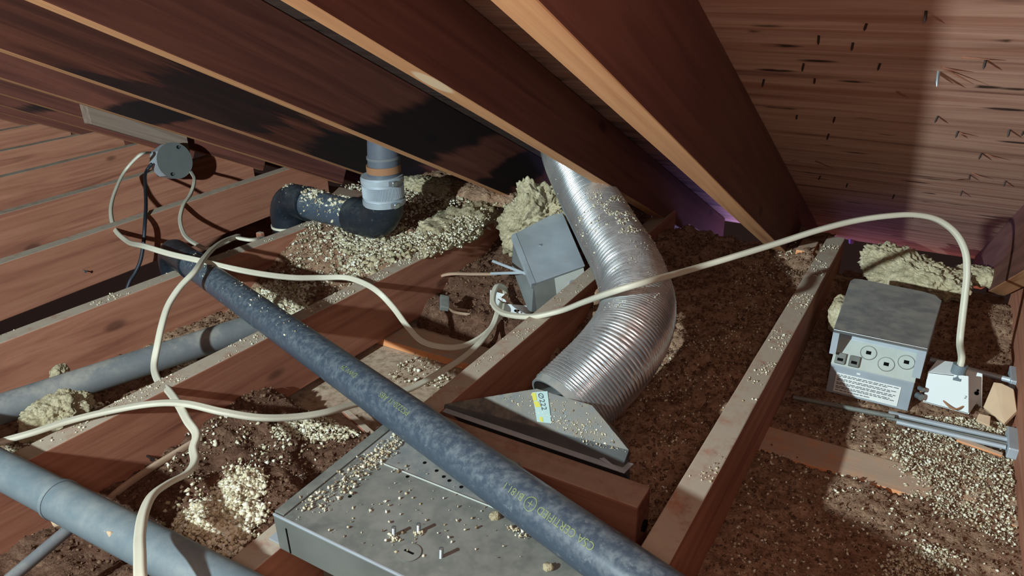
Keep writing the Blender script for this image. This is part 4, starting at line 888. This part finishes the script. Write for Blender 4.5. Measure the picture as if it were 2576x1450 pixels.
strew_joist('g', 0.7, 1.3, 160, 0.0007, 0.0022, 'pale grit on top of the joist under the duct')
strew_joist('f', 0.25, 1.45, 700, 0.0008, 0.003, 'pale grit on top of the long middle joist')
strew_joist('e', 0.3, 1.35, 500, 0.0008, 0.003, 'pale grit on top of the joist under the pipe elbows')
# on the big flat box
bxp = np.vstack([scat([(900, 1170), (960, 1120), (1000, 1085), (1030, 1085), (1000, 1130), (940, 1180)], MBZ, 300, None, 0.001, 0.004), scat([(750, 1280), (840, 1205), (920, 1150), (960, 1150), (880, 1240), (780, 1300)], MBZ, 230, None, 0.001, 0.005),
                 scat([(700, 1310), (1000, 1090), (1230, 1280), (1330, 1420), (1000, 1400)], MBZ, 130, None, 0.0005), scat([(1270, 1325), (1300, 1330), (1340, 1350), (1320, 1365), (1285, 1350)], MBZ, 50, None, 0.002), scat([(975, 1355), (1000, 1345), (1010, 1362), (985, 1368)], MBZ, 30, None, 0.0005), scat([(1040, 1340), (1065, 1338), (1065, 1350), (1045, 1352)], MBZ, 25, None, 0.0005)])
granules('pale_granules', bxp, 0.0007, 0.0030, 'pale crumbs strewn on the top of the big flat metal box')
for i, (px, py, r_, lab) in enumerate([(1247, 1300, 0.0042, 'single cream pebble on the big flat box beside the black pipe'), (1380, 1428, 0.004, 'cream crumb on the big flat box near the bottom edge of the photo')]):
    p = PZ(px, py, MBZ+r_*0.5); blob('crumb', p, (r_*1.4, r_, r_), M_BATT, lab, 20+i, 0.6, amp=0.3, freq=120, cat='debris', sub=3)
# on pipes, duct and hood
def on_tube(P, r, n, a0, a1, s0, s1, clump=0.0, seed=3):
    P = np.asarray(P); T, U, V = frames(P); i = (len(P)-1)*(s0+(s1-s0)*RNG.random(n*3)); i = i.astype(int); a = RNG.normal((a0+a1)/2, (a1-a0)/2.6, n*3)
    q = P[i]+r*(U[i]*np.sin(a)[:, None]+V[i]*np.cos(a)[:, None]); m_ = fbm(q[:, 0], q[:, 1], 40, 3, seed) > clump; return q[m_][:n]
granules('dust_crumbs', on_tube(straight(sb+hd_*0.06, sb+hd_*(hl-0.01), 0.003), RV+0.001, 1500, 0.5, 2.2, 0, 1, -0.12), 0.0012, 0.0065, None, vs_)
granules('dust_crumbs', on_tube(cc, DW*1.02, 700, 0.4, 2.0, 0.42, 0.62, 0.0), 0.0008, 0.003, None, du)
granules('dust_crumbs', on_tube(cc, DW*1.02, 500, 0.6, 2.4, 0.15, 0.8, 0.05), 0.0006, 0.0016, None, du)
hp = np.array([onhood(px, py, 0.0006) for px, py in zip(RNG.uniform(1250, 1580, 1500), RNG.uniform(985, 1140, 1500)) if inpoly(np.array([(1260, 1000), (1350, 985), (1490, 1025), (1575, 1138), (1480, 1120)]), np.array([px]), np.array([py]))[0]])
hp = hp[(RNG.random(len(hp)) < 0.35+0.6*(hp[:, 2] < 0.04))]
granules('dust_crumbs', hp, 0.0006, 0.0022, None, bt)
granules('dust_crumbs', on_tube(straight(pa, pb, 0.003), RP+0.0005, 120, 0.9, 2.0, 0, 0.5, 0.05), 0.0008, 0.003, None, dp)
granules('pale_granules', np.vstack([scat([(1010, 600), (1100, 545), (1230, 540), (1180, 600), (1060, 640)], 0.03, 1400, lambda x, y: 0.02+0.02*np.exp(-((x+0.96)**2/0.003))+0*y, 0.0, 0.01), scat([(860, 480), (900, 470), (1060, 490), (1080, 500), (1230, 500), (1260, 520), (1040, 520)], 0.02, 900, None, 0.01, 0.01)]), 0.0014, 0.0055, 'pale crumbs scattered over the insulation heap right of the vent stack')

# brown crumbs on the loose insulation
M_BROWNCRUMB = fluffy('brown_crumbs', [srgb(70, 48, 38), srgb(128, 98, 80), srgb(170, 142, 116), srgb(110, 78, 62)], 60)
def crumbs(kl, kr, hf, y0, y1, n, lab, smax=0.005):
    y = RNG.uniform(y0, y1, n); xl = np.array([jx(kl, q) for q in y]); xr = np.array([jx(kr, q) for q in y])-0.038; x = xl+(xr-xl)*RNG.random(n)
    z = hf(x, y)+RNG.random(n)*0.002; k = z > -0.157
    granules('brown_crumbs', np.column_stack([x, y, z])[k], 0.001, smax, lab, None, M_BROWNCRUMB, 'insulation')
crumbs('f', 'g', h34, 0.30, 1.72, 9000, 'brown insulation crumbs between the middle joist and the joist under the duct')
crumbs('g', 'h', h45, 0.72, 1.75, 9000, 'brown insulation crumbs in the bay under the silver duct')
crumbs('h', 'J6', h56, 0.60, 1.75, 9000, 'brown insulation crumbs in the right bay', 0.004)
crumbs('e', 'f', h23, 0.35, 1.55, 7000, 'brown insulation crumbs in the bay with the dusty grey pipe')

# nails left in the side of the middle joist
JF = next(o for o in bpy.data.objects if o.get('label', '').startswith('long joist in the middle'))
for px, py in [(376, 1150), (392, 1180), (1170, 660)]:
    p = PX(px, py, jx('f', 0.6)); tube('nail', np.array([p-[0.01, 0, 0], p+[0.014, -0.004, 0.004], p+[0.016, -0.0045, 0.0045]]), 0.0032, M_NAIL, JF, 10, scale=[0.6, 0.6, 1.3])
JD = next(o for o in bpy.data.objects if o.get('label', '').startswith('joist with wide dusty top'))
p = PX(208, 681, jx('d', 0.8)); tube('nail', np.array([p-[0.01, 0, 0], p+[0.012, 0, 0], p+[0.014, 0, 0]]), 0.0026, M_SCREW, JD, 10, scale=[0.6, 0.6, 1.4])

tf = np.vstack([scat([(820, 600), (900, 560), (1050, 590), (1120, 570), (1230, 545), (1190, 590), (1000, 660), (880, 690)], 0.0, 420, lambda x, y: h23(x, y)+0.003, 0.0, 0.015, 0.0), scat([(1060, 600), (1110, 550), (1235, 545), (1150, 610)], 0.03, 160, None, -0.01, 0.008), scat([(1020, 510), (1250, 500), (1240, 530), (1040, 530)], 0.02, 110, None, 0.0, 0.02), scat([(640, 710), (760, 715), (700, 790)], -0.07, 60, h23, 0.004, 0.01)])
granules('insulation_tufts', tf, 0.003, 0.013, 'cream insulation tufts strewn around the vent stack elbow', None, M_BATT, 'insulation')
